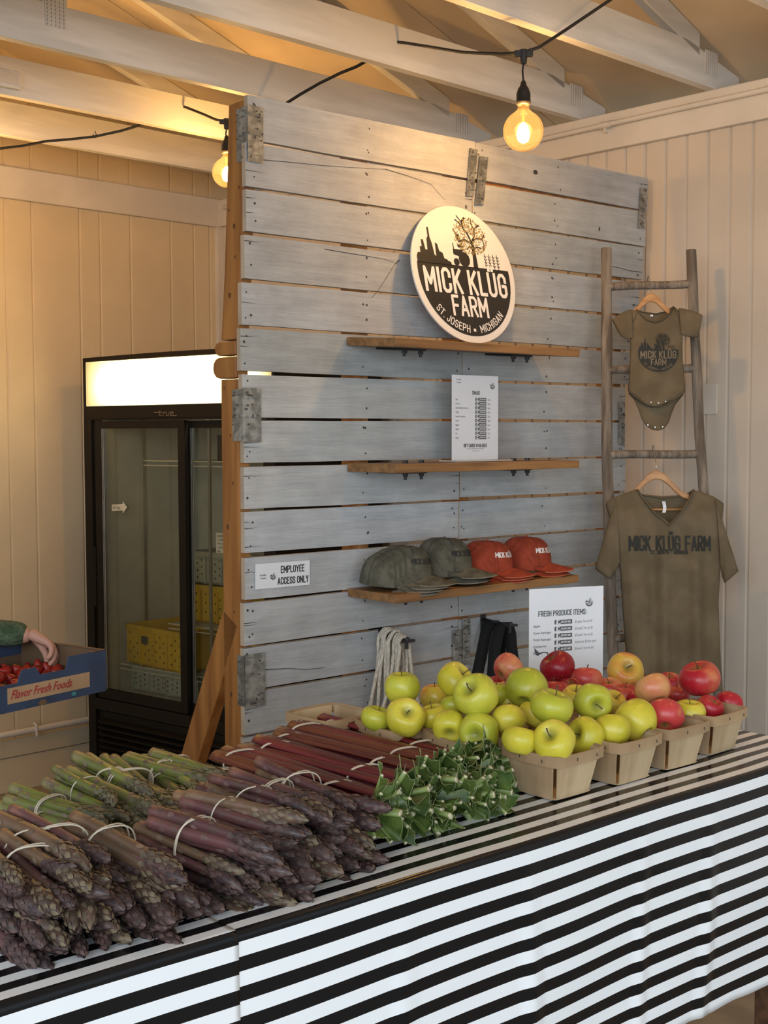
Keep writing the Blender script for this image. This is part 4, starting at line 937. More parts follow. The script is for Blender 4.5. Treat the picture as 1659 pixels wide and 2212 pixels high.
AP_ = [
 (1197, 1602, 92, 'y', -1.545, (-.45, .6, .65), 'pale yellow apple at the front of the nearest basket, stem leaning left'),
 (1124, 1600, 80, 'y', -1.600, (.2, .95, -.2), 'yellow-green apple at the left of the nearest basket'),
 (1264, 1592, 84, 'y', -1.575, (-.75, .35, .55), 'golden apple at the right of the nearest basket, hollow facing left'),
 (1192, 1527, 93, 'g', -1.600, (.3, .95, .1), 'large green apple on top of the nearest basket, stem up'),
 (1322, 1577, 78, 'y', -1.560, (.1, .9, -.4), 'round yellow-green apple low in the second front basket'),
 (1374, 1556, 92, 'y', -1.575, (-.5, .6, -.6), 'big tall yellow apple at the right of the second front basket', 3),
 (1280, 1516, 81, 'g', -1.625, (.25, -.15, .95), 'green apple with a dark hollow facing the viewer, top of second front basket', 1),
 (1437, 1546, 78, 'p', -1.565, (.2, .6, -.7), 'half red half yellow apple at the front of the pale basket'),
 (1490, 1541, 68, 'y', -1.590, (.0, 1, .15), 'small yellow-green apple at the right of the pale basket, stem end up'),
 (1411, 1488, 77, 's', -1.640, (-.3, .8, -.5), 'red and yellow apple on top of the pale basket'),
 (1533, 1531, 59, 'r', -1.590, (.3, .6, .3), 'small red apple at the left of the end basket'),
 (1574, 1521, 61, 'r', -1.610, (.2, .8, -.5), 'small red apple at the right of the end basket'),
 (1512, 1466, 88, 'r', -1.640, (-.25, .95, .15), 'large shiny red apple with upright stem atop the end basket', 0),
 (1463, 1500, 54, 'r', -1.72, (0, 1, 0), 'red apple peeping out between the pale basket and the end basket'),
 (1137, 1487, 89, 'g', -1.745, (.2, .6, -.7), 'large smooth yellow-green apple left of the dark red one'),
 (1099, 1556, 76, 'y', -1.690, (0, .8, -.5), 'yellow-green apple between the nearest basket and the one left of it'),
 (1150, 1543, 62, 'y', -1.700, (.3, .8, -.2), 'yellow apple mostly hidden behind the large green top apple'),
 (1094, 1518, 64, 'y', -1.790, (.3, .8, -.2), 'yellow apple sliver behind the bright green one'),
 (1029, 1503, 95, 'g', -1.730, (-.55, .55, .62), 'bright green apple on top with its stem pointing left'),
 (972, 1570, 76, 'y', -1.765, (-.1, -.5, .9), 'yellow apple showing its blossom end, left front of the middle basket'),
 (1035, 1582, 88, 'g', -1.705, (-.35, -.05, .9), 'green-yellow apple showing its blossom end at the middle basket front'),
 (983, 1470, 81, 'y', -1.86, (.65, .6, .3), 'yellow apple with a brown scar, top of the pile behind the green one', 1),
 (939, 1506, 64, 'o', -1.95, (0, 1, 0), 'orange-yellow apple behind, between the two left piles'),
 (936, 1548, 66, 'y', -1.85, (-.2, 1, .1), 'yellow apple with bent stem in the left basket, right side'),
 (876, 1550, 84, 'y', -1.860, (.15, .55, .75), 'yellow apple with open stem hollow at the front of the left basket'),
 (813, 1552, 68, 'g', -1.925, (.3, .95, .1), 'green-yellow apple at the far left of the pile, short stem'),
 (868, 1485, 76, 'g', -1.925, (-.0, 1, .12), 'green apple with upright stem on top of the left basket'),
 (978, 1524, 52, 'g', -1.83, (0, .9, -.3), 'small green apple tucked under the scarred yellow one'),
 (1073, 1500, 62, 'g', -1.80, (0, 1, 0), 'green apple almost hidden right of the bright green one'),
 (1099, 1445, 71, 's', -1.96, (.75, .45, -.4), 'orange-red apple in front of the black straps'),
 (1204, 1442, 76, 'd', -1.93, (-.6, .75, .1), 'dark red apple with dried leaf on its stem, in front of the price sheet', 1),
 (1266, 1470, 70, 's', -1.88, (.1, .9, -.3), 'salmon red apple in front of the lower right of the price sheet'),
 (1351, 1449, 78, 'q', -1.84, (.05, .45, .9), 'yellow and red apple showing its stem hollow, highest in the middle', 0),
 (1198, 1497, 66, 'r', -1.85, (0, .9, -.3), 'red apple low under the dark red one'),
 (1232, 1492, 58, 'd', -1.87, (0, .9, .3), 'dark red apple low beside the salmon one'),
 (1317, 1489, 58, 's', -1.84, (-.2, .9, .3), 'orange-tan apple left of the low red one'),
 (1350, 1504, 60, 'r', -1.78, (0, .9, .1), 'red apple under the yellow and red one'),
 (1091, 1497, 62, 's', -1.90, (0, .9, .1), 'orange apple low under the orange-red one'),
 (1075, 1482, 50, 'r', -2.0, (0, .9, .1), 'red apple sliver at the back left under the orange-red one'),
 (1325, 1518, 58, 'o', -1.72, (.3, .7, .5), 'orange-yellow apple tucked between the green top and the big yellow one'),
 (1243, 1508, 62, 'o', -1.76, (0, .9, .3), 'orange apple behind the large green top apple'),
 (1384, 1512, 60, 'r', -1.74, (0, .9, .3), 'red apple hidden behind the big tall yellow one'),
 (1445, 1478, 54, 'r', -1.80, (0, .9, .3), 'pinkish red apple at the back between the two right tops'),
]
ainfo = []
for a in AP_:
    o, r, c = apple(*a[:7], var=a[7] if len(a) > 7 else None, stem=('blossom' not in a[6])); ainfo.append((a[6], round(r, 4), round(c.z-TZ, 3), round(c.dot(P), 3), round(c.dot(Q), 3)))
    if 'dried leaf' in a[6]:
        ax = o.matrix_world.to_3x3() @ V((0, 0, 1)); s0 = o.matrix_world @ V((.005, 0, .041)); inv = o.matrix_world.inverted()
        mb = MB(); e1 = s0-RT*.02-UPV*.004; e2 = e1-RT*.009+UPV*.014
        mb.tube([inv @ s0, inv @ (s0-RT*.01), inv @ e1], .0012, 6)
        mb.add([inv @ p for p in (e1-UPV*.004, e1+RT*.004+UPV*.002, e1-RT*.004+UPV*.009, e2, e1-RT*.009+UPV*.006, e1-RT*.006-UPV*.002)], [(0, 1, 2, 3, 4, 5)])
        mb.build('dried_leaf', mBlackM, o)
for a in ainfo: print('APPLE', a)
# ================================================================== ASPARAGUS
def spearmat(name, butt, stalk, tip, bract):
    m = bpy.data.materials.new(name); m.use_nodes = True; N, K = nt(m); b = N['Principled BSDF']; b.inputs['Roughness'].default_value = .42
    tc = N.new('ShaderNodeTexCoord'); sp = N.new('ShaderNodeSeparateXYZ'); K.new(tc.outputs['Object'], sp.inputs[0])
    oi = N.new('ShaderNodeObjectInfo')
    ad = N.new('ShaderNodeVectorMath'); ad.operation = 'MULTIPLY_ADD'; K.new(oi.outputs['Random'], ad.inputs[0]); ad.inputs[1].default_value = (3, 7, 5); K.new(tc.outputs['Object'], ad.inputs[2])
    no = N.new('ShaderNodeTexNoise'); no.inputs['Scale'].default_value = 26; no.inputs['Detail'].default_value = 5; K.new(ad.outputs[0], no.inputs[0])
    a = N.new('ShaderNodeMath'); a.operation = 'MULTIPLY_ADD'; K.new(no.outputs[0], a.inputs[0]); a.inputs[1].default_value = .10; K.new(sp.outputs[0], a.inputs[2])
    r = N.new('ShaderNodeValToRGB'); r.color_ramp.elements[0].position = .03; r.color_ramp.elements[0].color = (*butt, 1); r.color_ramp.elements[1].position = .95; r.color_ramp.elements[1].color = (*tip, 1)
    e = r.color_ramp.elements.new(.22); e.color = (*stalk, 1); e = r.color_ramp.elements.new(.62); e.color = (*stalk, 1)
    mr = N.new('ShaderNodeMapRange'); mr.inputs[1].default_value = .03; mr.inputs[2].default_value = .255; K.new(a.outputs[0], mr.inputs[0]); K.new(mr.outputs[0], r.inputs[0])
    n2 = N.new('ShaderNodeTexNoise'); n2.inputs['Scale'].default_value = 60; K.new(ad.outputs[0], n2.inputs[0])
    r2 = N.new('ShaderNodeValToRGB'); r2.color_ramp.elements[0].position = .5; r2.color_ramp.elements[1].position = .72; K.new(n2.outputs[0], r2.inputs[0])
    mx = N.new('ShaderNodeMix'); mx.data_type = 'RGBA'; K.new(r2.outputs[0], mx.inputs[0]); K.new(r.outputs[0], mx.inputs[6]); mx.inputs[7].default_value = (*bract, 1)
    hs = N.new('ShaderNodeHueSaturation'); mv = N.new('ShaderNodeMapRange'); mv.inputs[3].default_value = .72; mv.inputs[4].default_value = 1.32; K.new(oi.outputs['Random'], mv.inputs[0]); K.new(mv.outputs[0], hs.inputs['Value'])
    K.new(mx.outputs[2], hs.inputs['Color']); K.new(hs.outputs[0], b.inputs['Base Color'])
    bp = N.new('ShaderNodeBump'); bp.inputs['Strength'].default_value = .4; bp.inputs['Distance'].default_value = .001; K.new(n2.outputs[0], bp.inputs['Height']); K.new(bp.outputs[0], b.inputs['Normal'])
    return m
mAspG = spearmat('green_asparagus_skin', (.32, .235, .12), (.165, .19, .04), (.10, .07, .05), (.17, .12, .08))
mAspP = spearmat('purple_asparagus_skin', (.26, .115, .085), (.115, .045, .045), (.055, .034, .032), (.10, .06, .045))
mAspC = spearmat('mauve_asparagus_skin', (.30, .17, .09), (.135, .08, .045), (.075, .045, .035), (.16, .085, .06))
mBr = {mAspG: mat('green_spear_bract', (.17, .125, .085), .6, var=.3, vs=40), mAspP: mat('purple_spear_bract', (.135, .075, .065), .6, var=.3, vs=40), mAspC: mat('mauve_spear_bract', (.18, .12, .075), .6, var=.3, vs=40)}
mTip = {mAspG: mat('green_spear_scales', (.10, .095, .055), .6, var=.3, vs=60, col2=(.20, .17, .10)), mAspP: mat('purple_spear_scales', (.045, .028, .028), .6, vs=60, col2=(.12, .07, .06)), mAspC: mat('mauve_spear_scales', (.09, .065, .045), .6, vs=60, col2=(.20, .15, .09))}
def spear(seed, m, ln=.215, r0=.0068):
    rg = random.Random(seed); mb = MB(); n = 10
    bend = rg.uniform(-.006, .006); bend2 = rg.uniform(-.010, .010); hook = rg.choice((0, 0, 0, .012)); 
    def ctr(x): f = x/ln; return V((x, bend*math.sin(f*3)+bend2*f*f, (.004*math.sin(f*4+seed))*f-hook*max(0, f-.8)**2*20))
    def rad(f):
        if f < .68: return r0*(1-.12*f)
        g = (f-.68)/.32; return r0*(.92+.30*math.sin(g*2.2))*(1-g**3.2)**.6 if g < .999 else .0004
    pts = [ctr(ln*i/20) for i in range(21)]
    mb.tube(pts, [max(.0006, rad(i/20)) for i in range(21)], n)
    def scale_(x, a, l, w_, lift, tipc):
        c = ctr(x); c2 = ctr(min(ln*1.01, x+l)); r1 = rad(x/ln); r2 = rad(min(1, (x+l)/ln))
        d = V((0, math.cos(a), math.sin(a))); s_ = V((0, -math.sin(a), math.cos(a)))
        b0 = c+d*(r1*.96); cm = c.lerp(c2, .5)+d*((r1+r2)/2+lift); tp = c2+d*(r2+lift*.3)
        vs = [b0-s_*w_*.6, b0+s_*w_*.6, cm-s_*w_*.9+d*(-.0012), cm+s_*w_*.9+d*(-.0012), cm+d*.0008, tp]
        mb.cur = 2 if tipc else 1; mb.add(vs, [(0, 1, 4), (0, 4, 2), (1, 3, 4), (2, 4, 5), (4, 3, 5)]); mb.cur = 0
    a = rg.uniform(0, 6)
    for i in range(9):
        scale_(ln*(.10+.065*i), a, .013, .0042, .0007, False); a += 2.4
    k = 34
    for i in range(k):
        f = .66+.32*(i/k)**.9; scale_(ln*f, a, .0165*(1-.45*(i/k)), .0050*(1-.4*i/k), .0018, True); a += 2.39996
    return mb.mesh('spear', [m, mBr[m], mTip[m]], True)
SP = {}
for m in (mAspG, mAspP, mAspC): SP[m] = [spear(s, m, ln=.19+.008*(s % 4), r0=.0070+.0011*(s % 4)) for s in range(8)]
mBand = mat('cream_rubber_band', (.62, .54, .42), .6)
HEX = [(0, 0), (1, 0), (-1, 0), (.5, .87), (-.5, .87), (.5, -.87), (-.5, -.87), (1.5, -.87), (-1.5, -.87), (0, 1.72), (1.5, .87), (-1.5, .87), (2, 0), (-2, 0), (1.5, -.87), (-1.5, -.87), (0, 1.72), (1, 1.72), (-1, 1.72)]
bunchseed = [0]
def bunch(b, t, zb, zt, m, lab, group, nsp=13, s=1.0, mixm=None, band=.36):
    """b, t: where the butts and the tips lie (on the pile), zb/zt: heights above the table"""
    bunchseed[0] += 1; rg = random.Random(100+bunchseed[0])
    A = atz(*b, TZ+zb); B = atz(*t, TZ+zt); d = (B-A); ln = d.length; d.normalize(); 
    k = max(.82, min(1.25, ln/.205))*s; o = B-d*(.205*k)
    th = thing('asparagus_bunch', lab, 'asparagus', mw=frame(o, d, Z), group=group)
    R_ = .0195*k*.93; bx = .205*k*band; hull = []
    for i in range(nsp):
        hx, hz = HEX[i]; hy = hx*R_*.86; hz_ = hz*R_*.80
        ml_ = mixm if (mixm and rg.random() < .3) else m; me = SP[ml_][rg.randrange(8)]
        ang = rg.uniform(-.09, .09)+hy*1.6; pit = rg.uniform(-.06, .04)+hz_*1.3
        M_ = Matrix.Translation((bx, hy, hz_)) @ Matrix.Rotation(ang, 4, 'Z') @ Matrix.Rotation(-pit, 4, 'Y') @ Matrix.Rotation(rg.uniform(0, 6.28), 4, 'X') @ Matrix.Scale(k*rg.uniform(.95, 1.05), 4) @ Matrix.Translation((-(.205*band)+rg.uniform(-.021, .021), 0, 0))
        inst('spear', me, th, M_)
        hull.append((hy, hz_))
    rows = max(abs(h[0]) for h in hull)+.0090*k; rz_ = max(h[1] for h in hull)+.0098*k; rzn = min(h[1] for h in hull)-.0095*k
    for q in range(rg.choice((1, 2))):
        pts = []; sl = rg.uniform(-.2, .2)
        for i in range(28):
            a = 2*math.pi*i/28; yy = rows*math.copysign(abs(math.cos(a))**.75, math.cos(a)); zz = (rz_ if math.sin(a) > 0 else -rzn)*math.copysign(abs(math.sin(a))**.75, math.sin(a))
            pts.append((bx+q*.006+yy*(sl+q*.12)+zz*.1, yy, zz))
        mb = MB(); mb.tube(pts, .0013, 6, closed=True); mb.build('rubber_band', mBand, th, smooth=True)
    return th
GG = 'green asparagus bunches'; GP = 'purple asparagus bunches'
green = [
 ((318, 1638), (500, 1700), .050, .034, 'green bunch farthest right, beside the rhubarb butts'),
 ((252, 1648), (492, 1712), .046, .030, 'green bunch with brownish butts, second from the right at the back'),
 ((220, 1648), (366, 1752), .060, .040, 'green bunch with one pale pink butt, doubled band'),
 ((168, 1646), (332, 1748), .060, .040, 'green bunch with the tallest curved butt'),
 ((108, 1674), (302, 1766), .056, .038, 'green bunch with a fat purple-brown butt, behind the striped wall corner'),
 ((34, 1726), (236, 1782), .056, .040, 'bright green bunch at the left whose tips curl down'),
 ((12, 1764), (236, 1812), .028, .024, 'green bunch lying under the curled one with cut pale butt'),
 ((-150, 1770), (22, 1806), .040, .034, 'green bunch cut off by the left edge of the frame'),
 ((330, 1655), (430, 1752), .030, .022, 'green bunch underneath, only its dark tips showing at the right'),
 ((150, 1700), (380, 1790), .026, .022, 'green bunch underneath, tips showing above the purple ones'),
]
for b, t, zb, zt, lab in green: bunch(b, t, zb, zt, mAspG, lab, GG, nsp=7+len(lab) % 2)
purple = [
 # lower layer
 ((-120, 1900), (108, 2038), .030, .026, 'purple bunch at the bottom left, touching the front stripes'),
 ((20, 1860), (205, 2008), .028, .024, 'purple bunch under the pile, blunt tips left of the lone fallen spear'),
 ((80, 1850), (292, 2008), .028, .024, 'purple bunch under the pile, third set of tips from the left'),
 ((150, 1840), (352, 1992), .028, .024, 'purple bunch under the pile with tips pointing at the cloth seam'),
 ((190, 1830), (412, 1965), .030, .024, 'purple bunch under the pile at the right end of the left heap'),
 ((255, 1830), (560, 1926), .030, .024, 'purple and green bunch lying lowest in the middle heap'),
 ((370, 1820), (620, 1925), .028, .022, 'purple bunch low in the middle, tips near the front stripes'),
 ((430, 1800), (680, 1900), .028, .022, 'purple bunch low, its tips second from the right'),
 ((520, 1760), (760, 1862), .028, .022, 'purple bunch low at the right, tips beside the rhubarb leaves'),
 # upper layer
 ((-110, 1830), (70, 1945), .085, .066, 'purple bunch at the left edge with a doubled band'),
 ((-20, 1815), (182, 1985), .088, .062, 'purple bunch whose long tips reach over the left heap'),
 ((0, 1805), (178, 1935), .084, .072, 'purple bunch with greyish stalks behind the left edge'),
 ((48, 1792), (252, 1925), .090, .070, 'purple bunch with pinkish red stalks in the left heap'),
 ((122, 1788), (388, 1925), .088, .060, 'purple bunch with doubled band and fanned tips, right of the left heap'),
 ((322, 1790), (592, 1872), .086, .066, 'purple bunch with two crossed bands in the middle'),
 ((396, 1748), (640, 1812), .092, .074, 'purple bunch with a big pinkish butt high in the middle'),
 ((460, 1717), (700, 1822), .088, .066, 'purple bunch, second layer behind the middle one'),
 ((512, 1704), (742, 1798), .086, .064, 'purple bunch with two reddish butts near the rhubarb'),
 ((546, 1682), (794, 1784), .090, .066, 'purple bunch nearest the rhubarb, one ragged butt pointing up'),
]
for b, t, zb, zt, lab in purple: bunch(b, t, zb, zt, mAspP, lab, GP, nsp=10, mixm=mAspC)
# two loose spears
def loose(b, t, zb, zt, m, lab):
    A = atz(*b, TZ+zb); B = atz(*t, TZ+zt); d = (B-A).normalized(); o = bpy.data.objects.new('asparagus_spear', SP[m][2]); COL.objects.link(o); o.matrix_world = frame(B-d*.205, d) @ Matrix.Scale(1.02, 4)
    tag(o, lab, 'asparagus')
loose((110, 1960), (165, 2062), .034, .012, mAspP, 'single purple spear fallen forward onto the white stripe')
loose((620, 1790), (826, 1860), .030, .014, mAspP, 'single purple spear poking out beyond the heap beside the rhubarb leaves')

# ================================================================== RHUBARB
mRh = mat('rhubarb_red_skin', (.075, .006, .009), .34, vs=5, stretch=(1, 30, 30), col2=(.17, .020, .020), bump=.5, bs=20, rand=.3, bstretch=(1, 60, 60))
mRhG = mat('rhubarb_bronze_skin', (.085, .015, .010), .34, vs=5, stretch=(1, 30, 30), col2=(.165, .040, .018), bump=.5, bs=20, rand=.25, bstretch=(1, 60, 60))
mLeaf = mat('rhubarb_leaf', (.035, .070, .012), .42, vs=30, col2=(.105, .15, .032), bump=.4, bs=60, rand=.3)
mLeafB = mat('rhubarb_leaf_rib', (.17, .22, .06), .45, var=.3, vs=20)
mMarg = mat('rhubarb_leaf_margin', (.20, .24, .09), .5)
mCut = mat('rhubarb_cut_face', (.52, .47, .30), .6, var=.1)
def stalk(seed, m, ln=.33):
    rg = random.Random(seed); mb = MB(); n = 12; vs = []; L_ = 16; b1 = rg.uniform(-.008, .008)
    for i in range(L_+1):
        f = i/L_; x = ln*f; w_ = .0138*(1+.25*(1-f)**3); h_ = .0092*(1+.2*(1-f)**3); cy = b1*math.sin(f*3.1); cz = .004*math.sin(f*2.5+seed)
        if f > .8: w_ *= 1-.6*(f-.8)
        for k in range(n):
            a = 2*math.pi*k/n; rz = math.sin(a); ridg = 1+.07*math.cos(4*a); zz = h_*rz*ridg if rz > 0 else h_*.55*rz
            vs.append((x, cy+w_*math.cos(a)*ridg, cz+zz))
    fs = [(i*n+k, i*n+(k+1) % n, (i+1)*n+(k+1) % n, (i+1)*n+k) for i in range(L_) for k in range(n)]+[tuple(range(n-1, -1, -1)), tuple(L_*n+k for k in range(n))]
    mb.add(vs, fs); return mb.mesh('stalk', m, True)
ST = [stalk(i, mRh if i % 4 else mRhG) for i in range(8)]
def leafstub(seed):
    rg = random.Random(900+seed); mb = MB()
    # trimmed leaf base: ribs fanning out with ruffled blade between them, cut square
    nr = 5; ln = .058
    dirs = []
    for i in range(nr):
        a = (i-(nr-1)/2)*.42+rg.uniform(-.08, .08); e = rg.uniform(-.35, .55); dirs.append(V((math.cos(a)*math.cos(e), math.sin(a)*math.cos(e), math.sin(e))))
    ends = []
    for i, d in enumerate(dirs):
        l = ln*rg.uniform(.75, 1.15); r = .0066 if i == 2 else rg.uniform(.0030, .0048)
        mb.cur = 1; mb.tube([(0, 0, 0), d*l*.5, d*l], [r*1.2, r, r*.9], 7, flat=.7); mb.cur = 2; mb.tube([d*l, d*(l+.0022)], [r*.85, r*.8], 7, flat=.7); ends.append(d*l)
    mb.cur = 0
    for i in range(nr-1):
        d0, d1 = ends[i], ends[i+1]; nu, nv = 7, 6; up = rg.choice((-1, 1))*rg.uniform(.006, .015)
        def fn(u, v):
            p = (d0.lerp(d1, u))*(.12+.88*v); bulge = math.sin(u*math.pi)*v; return p+V((.010*bulge*rg.uniform(.5, 1.2), 0, up*bulge+.004*math.sin(u*9+seed)*v))
        mb.grid(nu, nv, fn)
        mb.cur = 2; top = [fn(i_/6, 1.0) for i_ in range(7)]; mb.cur = 3; mb.tube(top, .0005, 4); mb.cur = 0
    # side ruffle folded back
    for sgn in (-1, 1):
        d0 = ends[0] if sgn < 0 else ends[-1]
        def fn2(u, v): return d0*(.15+.85*v)+V((.004*math.sin(v*11), sgn*.020*u*v, (-.012 if seed % 2 else .016)*u+.004*math.sin(v*13+seed)*u))
        mb.grid(5, 7, fn2)
        mb.cur = 3; mb.tube([fn2(1, v_/6) for v_ in range(7)], .0005, 4); mb.tube([fn2(u_/4, 1) for u_ in range(5)], .0005, 4); mb.cur = 0
    return mb.mesh('leaf_base', [mLeaf, mLeafB, mCut, mMarg], True)
LF = [leafstub(i) for i in range(8)]
def rhubarb(b, t, zb, zt, lab, ns=5, b2=.24, seed=0, leafy=1):
    rg = random.Random(300+seed); A = atz(*b, TZ+zb); B = atz(*t, TZ+zt); d = B-A; ln = d.length; d.normalize(); k = ln/.33
    th = thing('rhubarb_bunch', lab, 'rhubarb', mw=frame(A, d, Z), group='rhubarb bunches')
    offs = [(-.014, 0), (.014, 0), (.001, .015), (-.027, .008), (.026, .010), (.002, -.012)][:ns]
    for i, (oy, oz) in enumerate(offs):
        M_ = Matrix.Translation((rg.uniform(-.012, .012), oy, oz)) @ Matrix.Rotation(rg.uniform(-.02, .02), 4, 'Z') @ Matrix.Rotation(rg.uniform(-.3, .3), 4, 'X') @ Matrix.Diagonal((k, 1, 1, 1))
        inst('stalk', ST[rg.randrange(8)], th, M_)
        for q in range(leafy):
            M2 = Matrix.Translation((ln-.012+rg.uniform(-.012, .008), oy*1.2, oz+(.012 if leafy > 1 else 0))) @ Matrix.Rotation(rg.uniform(-.35, .35), 4, 'Z') @ Matrix.Rotation(rg.uniform(-.25, .25), 4, 'Y') @ Matrix.Rotation(rg.uniform(-1.1, 1.1)+q*2, 4, 'X') @ Matrix.Scale(rg.uniform(.95, 1.25), 4)
            inst('leaf_base', LF[rg.randrange(8)], th, M2)
    for bx in (.045, b2*k/1.0):
        for q in range(2):
            ys = [o_[0] for o_ in offs]; zs = [o_[1] for o_ in offs]; pts = []
            for i in range(26):
                a = 2*math.pi*i/26; yy = (max(ys)+.0125)*math.copysign(abs(math.cos(a))**.7, math.cos(a)); zz = ((max(zs)+.0095) if math.sin(a) > 0 else (-min(zs)+.009))*math.copysign(abs(math.sin(a))**.7, math.sin(a)); pts.append((bx+q*.006+yy*(.15+.1*q), yy, zz))
            mb = MB(); mb.tube(pts, .0011, 6, closed=True); mb.build('rubber_band', mBand, th, smooth=True)
rh = [((545, 1652), (905, 1770), .018, .018, 'rhubarb bunch lying lowest, leaf ends nearest the front stripes'),
      ((600, 1640), (1010, 1735), .018, .018, 'rhubarb bunch in the lower layer, leaf ends before the nearest basket'),
      ((640, 1622), (1040, 1690), .018, .018, 'rhubarb bunch in the lower layer close to the left baskets'),
      ((492, 1636), (826, 1752), .066, .058, 'rhubarb bunch nearest the asparagus, bronze streaked stalks'),
      ((560, 1620), (880, 1706), .068, .060, 'rhubarb bunch second from the asparagus, doubled band'),
      ((590, 1602), (930, 1688), .066, .060, 'rhubarb bunch third from the asparagus in the upper layer'),
      ((628, 1580), (975, 1668), .066, .060, 'rhubarb bunch with one brown tapering tip at its butt end'),
      ((694, 1570), (1000, 1650), .056, .052, 'rhubarb bunch nearest the baskets')]
for i, (b, t, zb, zt, lab) in enumerate(rh): rhubarb(b, t, zb, zt, lab, seed=i, ns=5 if i < 3 else 5, leafy=2 if i < 3 else 1)
# one leaf end reaching right
A = atz(1020, 1694, TZ+.02); B = atz(1078, 1704, TZ+.02); d = (B-A).normalized()
t = thing('rhubarb_stalk', 'single rhubarb stalk end with trimmed leaf reaching toward the nearest basket', 'rhubarb', mw=frame(A, d))
inst('stalk', ST[1], t, Matrix.Translation((-.12, 0, 0)) @ Matrix.Diagonal((.5, .7, .7, 1))); inst('leaf_base', LF[2], t, Matrix.Translation((.035, 0, 0)) @ Matrix.Scale(.55, 4))

# ================================================================== CAPS
mCapG = mat('washed_olive_cotton', (.075, .068, .045), .85, var=.22, vs=30, bump=.4, bs=350, col2=(.125, .115, .080), rand=.08)
mCapO = mat('rust_orange_cotton', (.27, .034, .010), .85, vs=30, bump=.4, bs=350, col2=(.37, .052, .018), rand=.08)
mSeam = mat('cap_seam_olive', (.05, .05, .037), .9); mSeamO = mat('cap_seam_rust', (.22, .035, .012), .9)
mEdge = mat('cap_worn_edge', (.23, .21, .17), .9); mEdgeO = mat('cap_worn_edge_rust', (.5, .14, .07), .9)
mThW = mat('white_thread', (.75, .70, .66), .8); mThB = mat('black_thread', (.02, .02, .02), .8)
def capsurf(a, f):
    # a azimuth (0 = front), f 0 at the rim .. 1 at crown top
    ra, rb, h = .100, .082, .107
    k = (1-f**2.6)**.5 if f < 1 else 0
    fr_ = math.cos(a); h_ = h; lean = .012*fr_*f
    z = h_*math.sin(f*math.pi/2)**.95; c = math.cos(f*math.pi/2)**.62
    return V((ra*math.cos(a)*c+lean*(.5)-.0, rb*math.sin(a)*c, z+.006*(1-f)*0))
def capparts(m, ms, me_, th_):
    out = []
    mb = MB(); mb.grid(48, 16, lambda u, v: capsurf(2*math.pi*u, v*.9999)+V((0, 0, 0))*0, wrap=True); out.append(('crown', mb.mesh('crown', m, True)))
    mb = MB()
    for k in range(6): a = math.pi/6*(2*k)+0; mb.tube([capsurf(a, f/12*.98)*1.004 for f in range(13)], .0011, 5)
    for k in range(6): a = math.pi/3*k+.06; mb.tube([capsurf(a, f/12*.96)*1.002 for f in range(13)], .0006, 4)
    for k in range(6): a = math.pi/3*k+.5; c = capsurf(a, .62)*1.004; mb.tube([c, c*1.008], [.0035, .0025], 8)
    out.append(('seam', mb.mesh('seam', ms, True)))
    mb = MB(); mb.lathe([(0, .1055), (.006, .107), (.0065, .1095), (.004, .1125), (0, .1135)], 12); out.append(('button', mb.mesh('button', m, True)))
    def brim(u, v):
        a = (u-.5)*2*math.radians(66); p = capsurf(a, 0)*.985; ext = .094*math.cos(a*1.15)**.6 if abs(a) < 1.3 else 0
        q_ = V((p.x+ext*v*.98, p.y*(1+.06*v), 0)); q_.z = .010+.006*v-.85*(abs(q_.y)/.08)**2*.030-.24*ext*v*1.2; return q_
    mb = MB(); mb.grid(25, 9, brim); top = mb.v[:]
    mb2 = MB(); mb2.v = [p.copy() for p in top]; mb2.f = mb.f[:]; mb2.mi = mb.mi[:]; mb2.t = mb.t[:]
    n0 = len(mb2.v); mb2.add([p-V((0, 0, .0028)) for p in top], [tuple(reversed(f)) for f in mb.f])
    out.append(('brim', mb2.mesh('brim', m, True)))
    mb = MB(); mb.tube([brim(i/24, 1)-V((0, 0, .0014)) for i in range(25)], .0019, 6); out.append(('brim_edge', mb.mesh('brim_edge', me_, True)))
    mb = MB()
    for vv in (.35, .5, .65, .8): mb.tube([brim(i/24, vv)+V((0, 0, .0002)) for i in range(25)], .0004, 4)
    out.append(('stitching', mb.mesh('stitching', ms, True)))
    mb = MB()
    def fn(x, y):
        f = .17+y/.155; a = x/.092-.30; p = capsurf(a, f); return p+V((p.x, p.y, .3*p.z)).normalized()*.0016
    tw = textw('MICK KLÜG FARM', .019, .2, .9); text(mb, 'MICK KLÜG FARM', 0, .022, .019, .2, fn, sp=.2, align=.5, ww=.9)
    out.append(('embroidery', mb.mesh('embroidery', th_)))
    return out
CP = {'g': capparts(mCapG, mSeam, mEdge, mThB), 'o': capparts(mCapO, mSeamO, mEdgeO, mThW)}
def cap(kind, u, y, z, head, lab, s=1.0, tilt=0):
    M_ = PM @ Matrix.Translation((u, y, z)) @ Matrix.Rotation(math.radians(head), 4, 'Z') @ Matrix.Rotation(math.radians(tilt), 4, 'Y') @ Matrix.Scale(s, 4)
    t = thing('baseball_cap', lab, 'cap', mw=M_, group='stacked caps on the lowest shelf')
    under = not (lab.startswith('top') or lab.startswith('upper'))
    for nm, me in CP[kind]:
        if not (under and nm in ('embroidery', 'button')): inst(nm, me, t)   # covered by the cap above
SZ = 1.259
K_ = .86
cap('g', .425, -.108, SZ+.000, -57, 'lowest olive cap of the left stack, its back showing at the far left', s=K_, tilt=4)
cap('g', .440, -.114, SZ+.009, -57, 'second lowest olive cap of the left stack', s=K_, tilt=4)
cap('g', .456, -.120, SZ+.018, -57, 'olive cap just under the top one of the left stack', s=K_, tilt=4)
cap('g', .480, -.128, SZ+.026, -56, 'top olive cap of the left stack, brim over the shelf edge', s=K_, tilt=4)
